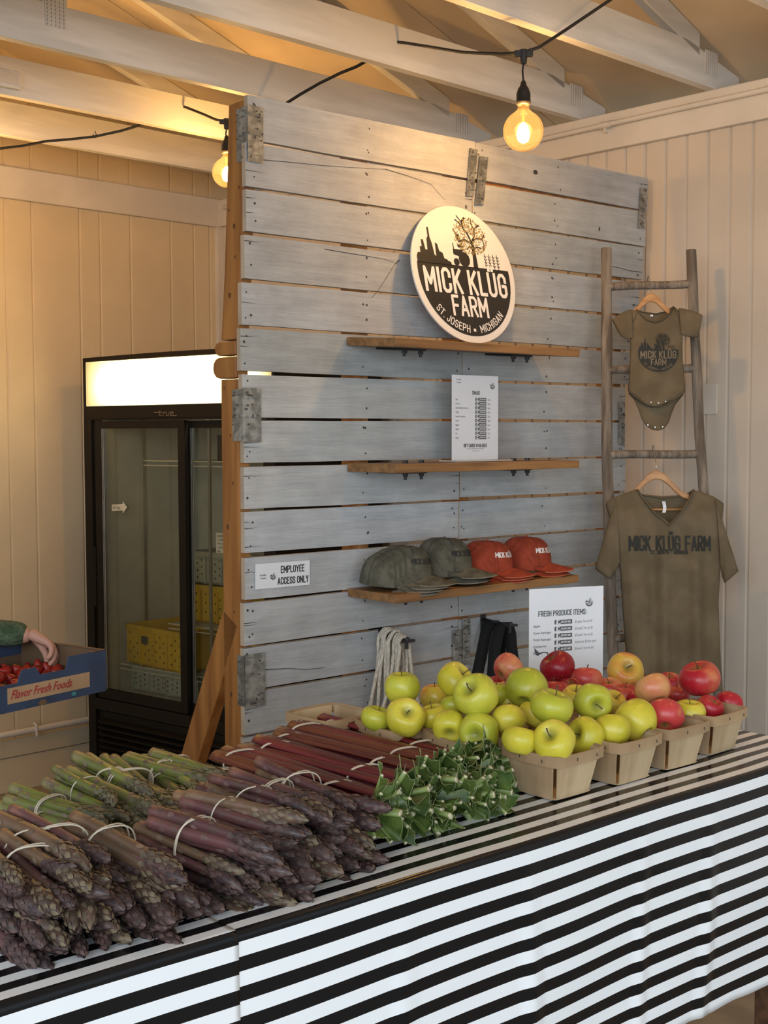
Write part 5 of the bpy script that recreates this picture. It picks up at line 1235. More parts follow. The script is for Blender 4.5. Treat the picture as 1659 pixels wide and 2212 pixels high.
cap('g', .640, -.112, SZ+.016, -54, 'lower olive cap of the second stack', s=K_, tilt=2)
cap('g', .655, -.120, SZ+.034, -54, 'upper olive cap, tallest on the shelf, second from the left', s=K_*1.06, tilt=2)
cap('o', .828, -.112, SZ+.002, -52, 'lowest rust orange cap of the third stack', s=K_, tilt=2)
cap('o', .838, -.118, SZ+.011, -52, 'middle rust orange cap of the third stack', s=K_, tilt=2)
cap('o', .848, -.122, SZ+.020, -52, 'top rust orange cap of the third stack, white lettering', s=K_, tilt=2)
cap('o', 1.030, -.110, SZ+.008, -48, 'lower rust orange cap at the right end of the shelf', s=K_, tilt=2)
cap('o', 1.042, -.116, SZ+.022, -48, 'upper rust orange cap at the right end of the shelf', s=K_, tilt=2)

# ================================================================== CORDS AND STRAPS ON HOOKS
mRope = mat('cotton_rope', (.62, .555, .455), .85, var=.2, vs=200, stretch=(1, 1, .4), bump=.7, bs=420)
mStrap = mat('black_webbing', (.006, .006, .006), .9)
def hook(u, z, lab, ln=.12):
    t = thing('wall_hook', lab, 'hook', mw=PM @ Matrix.Translation((u, -.002, z)))
    mb = MB(); mb.box(-.012, .012, -.003, .0, -.05, .03); mb.build('back_plate', mBlackM, t)
    mb = MB(); mb.tube([(0, 0, .012), (0, -ln*.5, .008), (0, -ln, .004), (0, -ln-.004, .016)], .006, 8); mb.build('arm', mBlackM, t, smooth=True)
    mb = MB(); mb.box(-.012, .03, -ln-.006, -ln+.01, .0, .008); mb.tube([(0, -ln+.002, .0), (0, -ln+.002, -.02)], .005, 8); mb.build('end_cap', mBlackM, t)
hook(.492, 1.072, 'black hook holding the white cords', .125); hook(.952, 1.075, 'black hook holding the black straps', .13)
rp = thing('rope_handles', 'bundle of white cotton cords looped over a black hook', 'rope', mw=PM)
rg = random.Random(4)
for i in range(9):
    y = -.012-.0125*i+rg.uniform(-.002, .002); top = 1.098+rg.uniform(-.004, .012) - .001*i; wL = rg.uniform(.016, .03); wR = rg.uniform(.014, .026); lo = rg.uniform(.80, .83); 
    bL = -.035+rg.uniform(-.03, .02); bR = rg.uniform(.0, .05) if i < 8 else .06
    cx = .492; pts = []
    for q in range(9): f = q/8; pts.append((cx-wL-(-bL)*f**1.3*1.0+.004*math.sin(f*5+i), y-.004*math.sin(f*3+i), lo+(top-.03-lo)*(1-f)**1.0) )
    pts = pts[::-1]
    ar = [(cx-wL*math.cos(a), y, top-.03+.03*math.sin(a)) for a in (.4, .8, 1.2, 1.57, 1.95, 2.35, 2.8)]
    ar = [(cx-(wL if math.cos(a) > 0 else wR)*math.cos(a), y, top-.03+.03*math.sin(a)) for a in (.4, .8, 1.2, 1.57, 1.95, 2.35, 2.8)]
    rt = [(cx+wR+bR*(q/8)**1.2+.004*math.sin(q*.7+i), y, top-.03+(lo-top+.03)*q/8) for q in range(9)]
    mb = MB(); mb.tube(pts+ar+rt, .0060, 8); mb.build('cord', mRope, rp, smooth=True)
stp = thing('strap_handles', 'black webbing straps looped over a black hook', 'strap', mw=PM)
def strap(pts, wv, nm='strap'):
    mb = MB(); vs = []
    for p in pts: p = V(p); vs += [p-V(wv)/2, p+V(wv)/2]
    mb.add(vs, [(2*i, 2*i+1, 2*i+3, 2*i+2) for i in range(len(pts)-1)]); mb.build(nm, mStrap, stp, smooth=True, solid=.002)
for k, (y, bl, br) in enumerate(((-.045, -.075, .04), (-.10, -.055, .055))):
    cx = .955
    pts = [(cx+bl-.02, y, .80), (cx+bl, y, .90), (cx-.045, y, 1.0), (cx-.03, y, 1.05), (cx-.018, y, 1.075), (cx, y, 1.087), (cx+.018, y, 1.077), (cx+.03, y, 1.05), (cx+.036, y, 1.0), (cx+br, y, .9), (cx+br+.01, y, .80)]
    strap(pts, (.026, -.030, .0))
# ================================================================== LADDER
mLad = mat('weathered_grey_wood', (.115, .085, .06), .85, vs=5, stretch=(9, 9, .9), col2=(.30, .245, .19), bump=.7, bs=14, c2pos=(.36, .66))
def ladp(x, y, yt=4.60, slope=.10): # leaning plane: Y = yt - slope*(2.4 - z)
    Y = yt
    for _ in range(6): p = atY(x, y, Y); Y = yt-slope*(2.42-p.z)
    return atY(x, y, Y)
lad = thing('blanket_ladder', 'weathered grey wooden ladder leaning in the corner right of the partition', 'ladder')
def rail(tp, md, bt):
    a, m, b = ladp(*tp), ladp(*md), ladp(*bt); d = (b-m)/(m.z-b.z); f = b+d*(b.z-.0); f.z = 0.0
    mb = MB(); pts = []
    for i in range(22):
        t = i/21; zz = a.z*(1-t); 
        p = a.lerp(m, (a.z-zz)/(a.z-m.z)) if zz > m.z else m.lerp(f, (m.z-zz)/(m.z-f.z))
        pts.append(p+V((.003*noise.noise(V((t*7, tp[0], 0))), .003*noise.noise(V((t*7, tp[0], 5))), 0)))
    mb.tube(pts, [.0195+.002*noise.noise(V((i*.8, tp[0], 2))) for i in range(22)], 8, flat=.85)
    return mb.build('rail', mLad, lad, smooth=True, sharp=50), pts
rail((1310, 536), (1311, 1000), (1324, 1420)); rail((1493, 540), (1512, 960), (1549, 1460))
def rung(l, r):
    a, b = ladp(*l), ladp(*r); mb = MB(); mb.tube([a.lerp(b, i/6)+V((0, 0, .002*math.sin(i))) for i in range(7)], [.0160, .0165, .0165, .0168, .0165, .0165, .0160], 8, flat=.9); mb.build('rung', mLad, lad, smooth=True, sharp=50)
for l, r in (((1312, 620), (1492, 613)), ((1311, 800), (1500, 795)), ((1312, 983), (1512, 980)), ((1318, 1175), (1525, 1170)), ((1322, 1380), (1540, 1370))): rung(l, r)

# ================================================================== HANGERS AND SHIRTS
mHang = mat('light_wood_hanger', (.42, .20, .065), .4, vs=5, stretch=(2, 9, 9), col2=(.56, .30, .12))
mWire = mat('steel_wire', (.55, .54, .5), .25, metal=1)
mOl = mat('olive_jersey', (.125, .092, .050), .9, vs=12, col2=(.160, .120, .070), bump=.35, bs=500)
mOlB = mat('olive_jersey_rib', (.125, .092, .052), .9, var=.1, vs=40, bump=.4, bs=500)
mPrB = mat('shirt_print_black', (.020, .022, .018), .75)
def shirt_frame(x, y, off=.035):
    p = ladp(x, y); return frame(p+V((0, -.040, .0)), V((1, -.05, 0))) @ Matrix.Rotation(math.radians(-6.5), 4, 'X')
PXM = lambda p: FPX/((p-CAM).dot(FW))
def hanger(x, y, half, drop, lab, bar=False, th=.011, vis=.1, dh=.08):
    """(x,y) pixel of the hook top on the rung"""
    M_ = shirt_frame(x, y, .0); t = thing('coat_hanger', lab, 'coat hanger', mw=M_)
    c = .023; hk_ = [(.000, .062, -.012)]+[(.0, .041-.023*math.cos(a), .0+.021*math.sin(a)) for a in (3.0, 2.4, 1.57, .8, .2)]+[(0, .012, -.02), (0, -.01, -.04), (.0, -.024, -drop+.014)]
    mb = MB(); mb.tube(hk_, .0016, 6); mb.build('hook', mWire, t, smooth=True)
    mb = MB(); up = []; lo = []
    n = 24
    for i in range(n+1):
        f = i/n*2-1; a = abs(f)*half/vis; z = -drop-dh*((1-math.cos(math.pi*min(a, 1.0)))/2*.9+.1*a) - max(0, a-1)*vis*.5; up.append((f*half, z+.006)); lo.append((f*half, z-.013-.012*max(0, 1-a)))
    mb.prism(up+lo[::-1], lambda p, k: (p[0], -.024-th/2+th*k, p[1])); mb.build('shoulder_bar', mHang, t, bevel=.003)
    if bar: mb = MB(); mb.tube([(-half*.86, -.024, -drop-dh-.050), (half*.86, -.024, -drop-dh-.050)], .004, 8); mb.build('trouser_bar', mHang, t, smooth=True)
    return M_, t
# generic hanging garment: closed ring of cloth, front (toward viewer) and back
def garment(parent, rows, ztop_f, ztop_b, thick, folds, m, ns=44, nr=34, nm='body'):
    """rows: list of (z, xl, xr) top to bottom."""
    mb = MB(); zmin = rows[-1][0]
    def edge(z):
        for (za, la, ra), (zb_, lb, rb) in zip(rows[:-1], rows[1:]):
            if za >= z >= zb_: f = (za-z)/(za-zb_); return la+(lb-la)*f, ra+(rb-ra)*f
        return rows[-1][1:] if z < zmin else rows[0][1:]
    def surf(x, z, front):
        l, r = edge(z); c = (l+r)/2; hw = (r-l)/2; f = max(-1, min(1, (x-c)/hw)); e = math.sqrt(max(0, 1-f*f)); dep = thick(z)*e**.7
        y = -dep if front else dep*.6
        if front: y -= folds(x, z)*e
        return y
    for front in (True, False):
        zt = ztop_f if front else ztop_b; vs = []
        for j in range(nr):
            for i in range(ns):
                v = j/(nr-1); xx = None
                # x chosen on the bottom-to-top fan
                f = i/(ns-1)*2-1; fx = math.sin(f*math.pi/2)*.35+f*.65
                l0, r0 = edge(rows[0][0]-1e-4)
                xt = (l0+r0)/2+fx*(r0-l0)/2
                zt_ = zt(xt); z = zt_+(zmin-zt_)*v
                l, r = edge(z); x = (l+r)/2+fx*(r-l)/2; 
                hem = .006*math.sin(x*40)*v**6
                vs.append((x, surf(x, z, front), z+hem))
        mb.add(vs, [(j*ns+i, j*ns+i+1, (j+1)*ns+i+1, (j+1)*ns+i) for j in range(nr-1) for i in range(ns-1)])
    o = mb.build(nm, m, parent, smooth=True, solid=.0015); return surf, o
def sleeve(parent, sh_t, sh_b, cf_a, cf_b, y0, th_, m, sag=0, nm='sleeve'):
    mb = MB(); A0, A1, B0, B1 = V(sh_t), V(sh_b), V(cf_a), V(cf_b); n = 20
    def fn(u, v):
        a = 2*math.pi*u; c = (math.cos(a)+1)/2; top = A0.lerp(B0, v); bot = A1.lerp(B1, v); p = top.lerp(bot, 1-c)
        k = math.sin(a)*th_*(.6+.5*v); bul = .01*math.sin(v*math.pi)*(c-.5)
        p = V((p.x, y0+k-.004*math.sin(v*9+u*12)*v, p.z+bul)); return p
    mb.grid(n, 10, fn, wrap=True); return mb.build(nm, m, parent, smooth=True, solid=.0015)
def collar(parent, pts, r, m, nm='collar'):
    mb = MB(); mb.tube(pts, r, 6, flat=.5); return mb.build(nm, m, parent, smooth=True)
# --- onesie
M1, h1 = hanger(1399, 606, .066, .062, 'small pale wooden hanger on the top ladder rung', vis=.075, dh=.062)
s1 = 1/PXM(M1.translation)
def px1(x, y): return ((x-1399)*s1, -(y-606)*s1)
on = thing('baby_bodysuit', 'olive baby bodysuit with black farm emblem hanging from the top rung', 'baby bodysuit', mw=M1 @ Matrix.Translation((0, -.024, 0)))
def I(tab):
    def f(x):
        for (xa, za), (xb, zb_) in zip(tab[:-1], tab[1:]):
            if xa <= x <= xb: return za+(zb_-za)*(x-xa)/(xb-xa)
        return tab[0][1] if x < tab[0][0] else tab[-1][1]
    return f
rows1 = [(px1(0, y)[1], px1(l, 0)[0], px1(r, 0)[0]) for y, l, r in ((668, 1350, 1462), (700, 1352, 1464), (730, 1354, 1464), (780, 1353, 1464), (820, 1351, 1467), (850, 1348, 1469), (858, 1352, 1464), (868, 1368, 1452), (876, 1380, 1436), (884, 1392, 1426), (887, 1400, 1420))]
fr1 = I([px1(*q) for q in ((1345, 676), (1367, 678), (1377, 690), (1395, 703), (1412, 704), (1428, 695), (1440, 680), (1446, 668), (1466, 690))])
bk1 = I([px1(*q) for q in ((1345, 682), (1367, 677), (1382, 680), (1410, 684), (1436, 678), (1446, 668), (1466, 690))])
fold1 = lambda x, z: .0035*math.sin(x*60+z*18+1)+.003*math.sin(x*25-z*40)
surf1, _ = garment(on, rows1, fr1, bk1, lambda z: .018*min(1, max(.1, (-.09-z)/.05)), fold1, mOl)
y0_ = -.004
sleeve(on, (*(px1(1356, 680)[0], 0), px1(1356, 676)[1]), (px1(1359, 0)[0], 0, px1(0, 738)[1]), (px1(1315, 0)[0], 0, px1(0, 697)[1]), (px1(1334, 0)[0], 0, px1(0, 735)[1]), y0_-.004, .012, mOl)
sleeve(on, (px1(1456, 0)[0], 0, px1(0, 674)[1]), (px1(1460, 0)[0], 0, px1(0, 730)[1]), (px1(1506, 0)[0], 0, px1(0, 690)[1]), (px1(1497, 0)[0], 0, px1(0, 736)[1]), y0_-.004, .012, mOl)
cp = [px1(*q) for q in ((1367, 676), (1375, 688), (1388, 700), (1404, 705), (1420, 700), (1434, 688), (1444, 671))]
collar(on, [(x, surf1(x, z-.01, True)-.003, z) for x, z in cp], .0045, mOlB)
cp = [px1(*q) for q in ((1369, 677), (1385, 681), (1410, 684), (1432, 679), (1443, 671))]
collar(on, [(x, .004, z) for x, z in cp], .004, mOlB)
for a, b in (((1366, 684), (1358, 705)), ((1446, 672), (1458, 702))):
    pa, pb = px1(*a), px1(*b); collar(on, [(pa[0], surf1(pa[0], pa[1], True)-.002, pa[1]), ((pa[0]+pb[0])/2+.002, surf1(pa[0], pb[1], True)-.003, (pa[1]+pb[1])/2), (pb[0], surf1(pb[0], pb[1], True)-.002, pb[1])], .0018, mOlB, 'shoulder_seam')
# back flap below
mb = MB(); ol = [px1(*q) for q in ((1350, 855), (1362, 868), (1372, 890), (1378, 910), (1388, 925), (1400, 933), (1412, 935), (1424, 931), (1434, 918), (1440, 900), (1448, 880), (1466, 858))]
ins = [px1(*q) for q in ((1352, 850), (1375, 862), (1390, 885), (1393, 905), (1398, 918), (1403, 922), (1408, 923), (1414, 921), (1420, 912), (1425, 900), (1434, 874), (1464, 850))]
ctr_ = [px1(1408, 850)]
mb.add([(x, .012, z) for x, z in ol]+[(*(px1(1408, 848)[0],), .010, px1(1408, 848)[1])], [(i, i+1, len(ol)) for i in range(len(ol)-1)]); mb.build('back_flap', mOl, on, solid=.002)
collar(on, [(x, .009, z) for x, z in ol], .004, mOlB, 'flap_binding')
fr_e = [px1(*q) for q in ((1349, 851), (1362, 860), (1376, 872), (1388, 881), (1400, 885), (1414, 886), (1428, 883), (1442, 872), (1456, 858), (1468, 851))]
collar(on, [(x, surf1(x, z+.004, True)-.001, z) for x, z in fr_e], .003, mOlB, 'front_binding')
mSnap = mat('snap_metal', (.6, .58, .55), .25, metal=1)
for x, y, yy in ((1395, 877, None), (1410, 879, None), (1425, 876, None), (1390, 924, .004), (1405, 929, .004), (1421, 928, .004)):
    a, z = px1(x, y); y_ = (surf1(a, z, True)-.003) if yy is None else yy
    mb = MB(); mb.tube([(a, y_, z), (a, y_-.002, z)], [.0042, .003], 10); mb.build('snap', mSnap, on)
dk, lt = MB(), MB(); ec = px1(1411, 770); 
def ef(x, y, k): X = ec[0]+x; Zz = ec[1]+y; return (X, surf1(X, Zz, True)-.0040-.0005*k, Zz)
emblem(dk, lt, dk, ef, 46*s1/ .98, small=False, ring=.9)
dk.build('printed_emblem', mPrB, on); lt.build('lettering', mat('shirt_print_negative', (.20, .155, .10), .85), on)
mb = MB(); a = px1(1399, 686); mb.box(a[0]-.004, a[0]+.006, .0, .001, a[1]-.007, a[1]-.001); mb.build('neck_label', mPaper, on)

# --- tee
M2, h2 = hanger(1410, 972, .113, .080, 'large wooden hanger with trouser bar on the third ladder rung', bar=True, th=.013, vis=.108, dh=.082)
s2 = 1/PXM(M2.translation)
def px2(x, y): return ((x-1410)*s2, -(y-972)*s2)
te = thing('t_shirt', 'olive V-neck T-shirt with black farm lettering hanging from the third rung', 't-shirt', mw=M2 @ Matrix.Translation((0, -.026, 0)))
rows2 = [(px2(0, y)[1], px2(l, 0)[0], px2(r, 0)[0]) for y, l, r in ((1058, 1298, 1554), (1085, 1300, 1552), (1130, 1312, 1547), (1200, 1326, 1545), (1240, 1332, 1542), (1300, 1335, 1538), (1380, 1340, 1540), (1440, 1344, 1541), (1490, 1350, 1543))]
fr2 = I([px2(*q) for q in ((1290, 1105), (1302, 1085), (1320, 1074), (1366, 1058), (1374, 1070), (1400, 1108), (1432, 1133), (1455, 1108), (1480, 1072), (1486, 1059), (1530, 1074), (1552, 1088), (1560, 1110))])
bk2 = I([px2(*q) for q in ((1290, 1105), (1302, 1085), (1320, 1074), (1366, 1058), (1380, 1068), (1420, 1072), (1470, 1070), (1486, 1059), (1530, 1074), (1552, 1088), (1560, 1110))])
def fold2(x, z):
    d = max(0, min(1, (-.17-z)/.3)); return d*(.010*math.sin(x*58+.4)+.007*math.sin(x*31+z*3)+.004*math.sin(x*110))+.004*math.sin(x*20+z*30)
surf2, _ = garment(te, rows2, fr2, bk2, lambda z: .008+.030*min(1, max(0, (-.12-z)/.12)), fold2, mOl, ns=80, nr=60)
sleeve(te, (px2(1322, 0)[0], 0, px2(0, 1078)[1]), (px2(1330, 0)[0], 0, px2(0, 1215)[1]), (px2(1277, 0)[0], 0, px2(0, 1228)[1]), (px2(1306, 0)[0], 0, px2(0, 1250)[1]), -.014, .020, mOl)
sleeve(te, (px2(1532, 0)[0], 0, px2(0, 1080)[1]), (px2(1540, 0)[0], 0, px2(0, 1215)[1]), (px2(1578, 0)[0], 0, px2(0, 1232)[1]), (px2(1549, 0)[0], 0, px2(0, 1258)[1]), -.014, .022, mOl)
cp = [px2(*q) for q in ((1367, 1059), (1377, 1076), (1402, 1110), (1431, 1136), (1456, 1110), (1476, 1082), (1486, 1060))]
collar(te, [(x, surf2(x, z-.012, True)-.003, z) for x, z in cp], .0075, mOlB)
cp = [px2(*q) for q in ((1367, 1060), (1380, 1070), (1420, 1076), (1468, 1073), (1486, 1061))]
collar(te, [(x, .008, z) for x, z in cp], .006, mOlB)
mb = MB(); a = px2(1424, 1084); mb.grid(3, 8, lambda u, v: (a[0]-.006+.012*u+.004*math.sin(v*3), -.004+.003*math.sin(v*4), a[1]-.040*v)); mb.build('neck_label', mPaper, te, solid=.0006)
lt = MB(); f_ = lambda x, z: (x, surf2(x, z, True)-.0042, z)
a = px2(1433, 1189); text(lt, 'MICK KLÜG FARM', a[0], a[1], 29*s2, .135, f_, sp=.17, align=.5, ww=.60)
a = px2(1432, 1197); text(lt, 'ST. JOSEPH  •  MICHIGAN', a[0], a[1], 7*s2, .17, f_, sp=.25, align=.5, ww=.72)
lt.build('lettering', mPrB, te)
# wall outlet plate behind the ladder
pw = onplane(1534, 862, L*LW, L)
wp = MB(); wp.box(-.032, .032, -.006, 0, -.057, .057); o = wp.build('wall_plate', mTrim, bevel=.002); o.matrix_world = frame(pw, W); tag(o, 'painted blank outlet plate on the right wall beside the ladder rail', 'wall plate')

# ================================================================== BERRY TRAY AND PERSON
BX = atY(228, 1403, 3.55); BD = V((math.sin(.60), math.cos(.60), 0))   # long side runs along BD, near corner at its right end
bM = frame(BX-BD*.0, BD)     # local x along the long side toward far right; y = left/away
TL, TW_, TH = .52, .36, .118
tr = thing('berry_tray', 'blue cardboard tray of strawberries with red script label, held at the left edge', 'tray', mw=bM @ Matrix.Translation((-TL, 0, -TH)))
mBlue = mat('blue_cardboard', (.030, .052, .105), .6, var=.15, vs=8); mInC = mat('brown_card_inside', (.14, .08, .04), .8)
mb = MB()
prof = [(0, TH), (.10, TH), (.12, TH-.035), (.28, TH-.035), (.295, TH-.012), (.335, TH-.012), (.35, TH-.032), (.43, TH-.032), (.445, TH), (TL, TH)]
prof = [(0, TH-.01), (.06, TH-.012), (.10, TH-.045), (.21, TH-.045), (.225, TH-.012), (.27, TH-.012), (.285, TH-.034), (.375, TH-.034), (.385, TH), (TL, TH)]
mb.prism([(0, 0), (TL, 0)]+prof[::-1], lambda p, k: (p[0], .004*k, p[1]))
mb.prism([(0, 0), (TL, 0)]+prof[::-1], lambda p, k: (p[0], TW_-.004+.004*k, p[1]))
mb.box(0, .004, .004, TW_-.004, 0, TH); mb.box(TL-.004, TL, .004, TW_-.004, 0, TH); mb.build('outer_walls', mBlue, tr)
mb = MB(); mb.box(.004, TL-.004, .004, TW_-.004, .0, .004); mb.box(.005, TL-.005, .0045, .006, .004, TH-.046); mb.box(.005, TL-.005, TW_-.006, TW_-.0045, .004, TH-.046); mb.box(.0045, .006, .006, TW_-.006, .004, TH-.003); mb.box(TL-.006, TL-.0045, .006, TW_-.006, .004, TH-.003)
mb.box(TL-.05, TL, 0, .012, TH-.002, TH+.001); mb.box(TL-.012, TL, .012, TW_, TH-.001, TH+.001); mb.build('card_lining', mInC, tr)
mb = MB(); mb.box(TL-.345, TL-.062, -.0012, 0, .022, .064); mb.build('label_panel', mat('tray_label_tan', (.42, .27, .15), .6), tr)
mb = MB(); smalltext(mb, 'Flavor Fresh Foods', TL-.337, .034, .0235, lambda a, b: (a, -.0025, b), ww=.82, slant=.35); mb.build('label_script', mat('tray_label_red', (.40, .02, .03), .6), tr)
mb = MB(); 
for xx, m_ in ((.13, 0), (.29, 0)): mb.add([(xx+.016*math.cos(q*.5236), -.0012, .002+max(0, .014*math.sin(q*.5236))) for q in range(7)], [tuple(range(7))])
mb.build('hand_holes', mInC, tr)
mb = MB(); mb.add([(.40+.010*math.cos(q*.785), -.0012, .012+.006*math.sin(q*.785)) for q in range(8)], [tuple(range(8))]); mb.build('printed_dot', mat('teal_print', (.04, .25, .25), .6), tr)
mSB = mat('strawberry_red', (.30, .014, .008), .35, var=.3, vs=40, bump=.4, bs=300); mSL = mat('strawberry_leaf', (.10, .18, .03), .6)
sb = MB(); sb.lathe([(0, -.020), (.004, -.018), (.009, -.010), (.0135, .0), (.014, .006), (.010, .012), (.003, .013), (0, .013)], 12); sbm = sb.mesh('strawberry', mSB, True)
sl_ = MB()
for k in range(6): a = k*1.047; sl_.add([(0, 0, .0135), (.004*math.cos(a-.5), .004*math.sin(a-.5), .0145), (.012*math.cos(a), .012*math.sin(a), .012), (.004*math.cos(a+.5), .004*math.sin(a+.5), .0145)], [(0, 1, 2, 3)])
slm = sl_.mesh('leaf_cap', mSL)
rg = random.Random(8); T0 = bM @ Matrix.Translation((-TL, 0, -TH)); n_ = 0
for j in range(8):
    for i in range(11):
        if rg.random() < .3: continue
        x = .035+i*.045+rg.uniform(-.006, .006); y = .028+j*.043+rg.uniform(-.006, .006); z = TH-.080+rg.uniform(-.006, .012)
        o = bpy.data.objects.new('strawberry', sbm); COL.objects.link(o); n_ += 1
        o.matrix_world = T0 @ Matrix.Translation((x, y, z)) @ Matrix.Rotation(rg.uniform(0, 3), 4, 'Y') @ Matrix.Rotation(rg.uniform(0, 6), 4, 'Z') @ Matrix.Scale(1.25, 4)
        tag(o, 'red strawberry in the blue cardboard tray', 'strawberry', 'strawberries in the blue tray'); inst('leaf_cap', slm, o)
# packing under the berries
mb = MB(); mb.box(.012, TL-.012, .012, TW_-.012, .005, TH-.104); mb.build('card_insert', mInC, tr)

# person standing left of the frame, one arm reaching into the tray
mSkin = mat('skin', (.52, .27, .19), .55, var=.05); mSw = mat('green_knit', (.045, .075, .035), .95, var=.4, vs=25, bump=1.0, bs=90, col2=(.10, .14, .075)); [setattr(n_.inputs['Distance'], 'default_value', .012) for n_ in mSw.node_tree.nodes if n_.type == 'BUMP']; mTr = mat('dark_trousers', (.03, .03, .04), .9); mHair = mat('brown_hair', (.05, .025, .012), .6)
def skin(name, verts, edges, radii, m, parent, root=0, sub=2):
    me = bpy.data.meshes.new(name); me.from_pydata([tuple(v) for v in verts], edges, []); me.materials.append(m)
    o = bpy.data.objects.new(name, me); COL.objects.link(o); o.parent = parent
    md = o.modifiers.new('skin', 'SKIN'); md.use_smooth_shade = True
    if not me.skin_vertices: me.attributes.new
    bmx = bmesh.new(); bmx.from_mesh(me); ly = bmx.verts.layers.skin.verify(); bmx.verts.ensure_lookup_table()
    for i, v in enumerate(bmx.verts):
        r = radii[i]; v[ly].radius = r if isinstance(r, tuple) else (r, r); v[ly].use_root = (i in root if isinstance(root, (set, list)) else i == root)
    bmx.to_mesh(me); bmx.free()
    s_ = o.modifiers.new('sub', 'SUBSURF'); s_.levels = sub; s_.render_levels = sub; return o
HP = atY(104, 1392, 3.70)     # hand
WR = atY(72, 1372, 3.66); EL = atY(-95, 1368, 3.62); SH = EL+V((-.17, .12, .19))
CXp = SH+V((-.19, .06, 0))      # chest centre
per = thing('person', 'person in a fuzzy green sweater reaching into the strawberry tray', 'person')
X0, Y0 = CXp.x, CXp.y; hz = SH.z
SH2 = V((X0-.17, Y0+.10, hz)); EL2 = V((X0+.02, Y0-.18, hz-.28)); WR2 = V((T0 @ V((.02, .06, -.01)))); 
Bv = [V((X0, Y0, .95)), V((X0, Y0, 1.1)), V((X0, Y0, hz-.06)), V((X0, Y0, hz+.03)), V((X0+.02, Y0-.02, hz+.10)), V((X0+.04, Y0-.03, hz+.19)), V((X0+.05, Y0-.03, hz+.27)),
      V((X0+.08, Y0-.06, .90)), V((X0+.09, Y0-.07, .48)), V((X0+.08, Y0-.04, .08)), V((X0+.17, Y0-.10, .04)), V((X0-.08, Y0+.06, .90)), V((X0-.09, Y0+.05, .48)), V((X0-.09, Y0+.07, .08)), V((X0+.0, Y0+.02, .04)),
      SH, EL, WR, SH2, EL2, WR2]
Be = [(0, 1), (1, 2), (2, 3), (3, 4), (4, 5), (5, 6), (0, 7), (7, 8), (8, 9), (9, 10), (0, 11), (11, 12), (12, 13), (13, 14), (2, 15), (15, 16), (16, 17), (2, 18), (18, 19), (19, 20)]
Br = [.13, .12, .13, .06, .055, .085, .07, .08, .055, .04, .035, .08, .055, .04, .035, .05, .038, .026, .05, .038, .026]
# hand: palm and five fingers
fw_ = V((.86, -.12, -.42)).normalized(); dn = V((0, -.34, -.94)); dn = (dn-fw_*dn.dot(fw_)).normalized(); sd = -fw_.cross(dn).normalized()
roots = [0]
def addhand(wr, f, s, d, base):
    for k, (off, l) in enumerate(((-.030, .060), (-.0105, .068), (.0095, .064), (.028, .050))):
        i1 = len(Bv); roots.append(i1); off *= .82; l *= .9; m1 = wr-f*.012+s*off*.30; kn_ = wr+f*(.066-abs(off)*.22)+d*.002+s*off; sp_ = s*off*.22
        Bv.extend([m1, m1.lerp(kn_, .55), kn_, kn_+f*l*.36+d*l*.22+sp_, kn_+f*l*.50+d*l*.62+sp_*1.5, kn_+f*l*.42+d*l*.96+sp_*1.6]); Br.extend([.0200, .0160, .0110, .0088, .0078, .0066]); Be.extend([(i1+q, i1+q+1) for q in range(5)])
    i1 = len(Bv); m1 = wr-f*.006-s*.006; a = wr+f*.026-s*.024+d*.012; Bv.extend([m1, a, a-s*.010+f*.026+d*.018, a-s*.002+f*.046+d*.040]); Br.extend([.0165, .0135, .0105, .0085]); roots.append(i1); Be.extend([(i1, i1+1), (i1+1, i1+2), (i1+2, i1+3)])
addhand(WR, fw_, sd, dn, 17); addhand(WR2, V((BD.x, BD.y, 0)), V((0, 0, 1)).cross(BD), V((0, 0, 1)), 20)
skin('body', Bv, Be, Br, mSkin, per, root=roots)
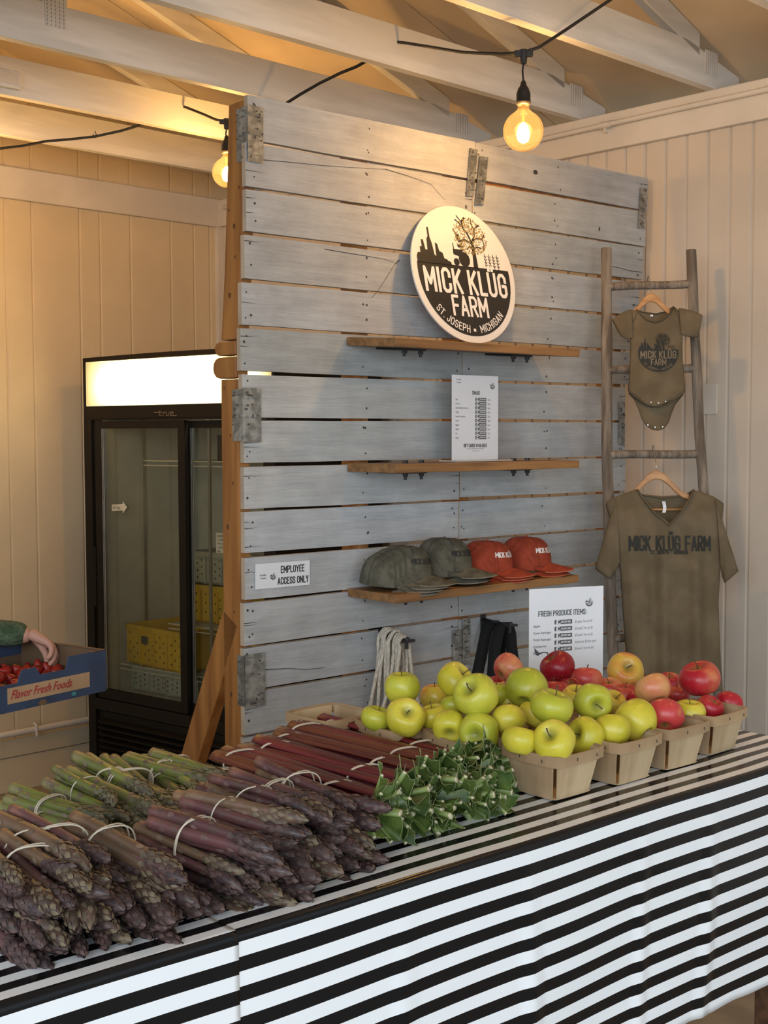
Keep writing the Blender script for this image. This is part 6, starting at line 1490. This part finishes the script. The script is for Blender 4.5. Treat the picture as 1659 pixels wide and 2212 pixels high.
tv = [V((X0, Y0, .93)), V((X0, Y0, 1.1)), V((X0, Y0, hz-.06)), V((X0, Y0, hz+.045)), SH, EL, WR-fw_*.01, SH2, EL2, WR2-(WR2-EL2).normalized()*.03]
skin('sweater', tv, [(0, 1), (1, 2), (2, 3), (2, 4), (4, 5), (5, 6), (2, 7), (7, 8), (8, 9)], [.15, .14, .15, .075, .066, .052, .036, .066, .05, .036], mSw, per)
skin('trousers', [Bv[0]+V((0, 0, .03)), Bv[7], Bv[8], Bv[9], Bv[11], Bv[12], Bv[13]], [(0, 1), (1, 2), (2, 3), (0, 4), (4, 5), (5, 6)], [.14, .095, .07, .055, .095, .07, .055], mTr, per)
hc = Bv[5]
mb = MB(); mb.xf = Matrix.Translation(hc+V((-.015, .01, .03))); mb.lathe([(.0, .13), (.05, .122), (.088, .09), (.102, .04), (.10, -.01), (.085, -.05)], 20, fn=lambda p, t: V((p.x, p.y, p.z)) if math.cos(t-math.atan2(-.03, .05)) < .6 or p.z > .06 else V((p.x*.75, p.y*.75, p.z))); mb.build('hair', mHair, per, smooth=True)
fd_ = V((.86, -.5, 0)).normalized(); rt_ = fd_.cross(Z)
mb = MB()
for s_ in (-1, 1):
    e_ = hc+fd_*.082+rt_*s_*.03+V((0, 0, .0)); mb.tube([e_, e_+fd_*.006], [.011, .006], 8)
mb.build('eyes', mBlackM, per)
mb = MB(); mb.tube([hc+fd_*.083+V((0, 0, .0)), hc+fd_*.10+V((0, 0, -.03)), hc+fd_*.084+V((0, 0, -.038))], [.008, .012, .008], 8)
for s_ in (-1, 1): mb.tube([hc+rt_*s_*.086+V((0, 0, .02)), hc+rt_*s_*.092, hc+rt_*s_*.084+V((0, 0, -.03))], [.006, .012, .006], 8)
mb.build('nose_and_ears', mSkin, per, smooth=True)
mb = MB(); mb.tube([hc+fd_*.078+rt_*-.022+V((0, 0, -.062)), hc+fd_*.088+V((0, 0, -.064)), hc+fd_*.078+rt_*.022+V((0, 0, -.062))], .005, 6); mb.build('mouth', mat('lips', (.35, .10, .09), .5), per, smooth=True)
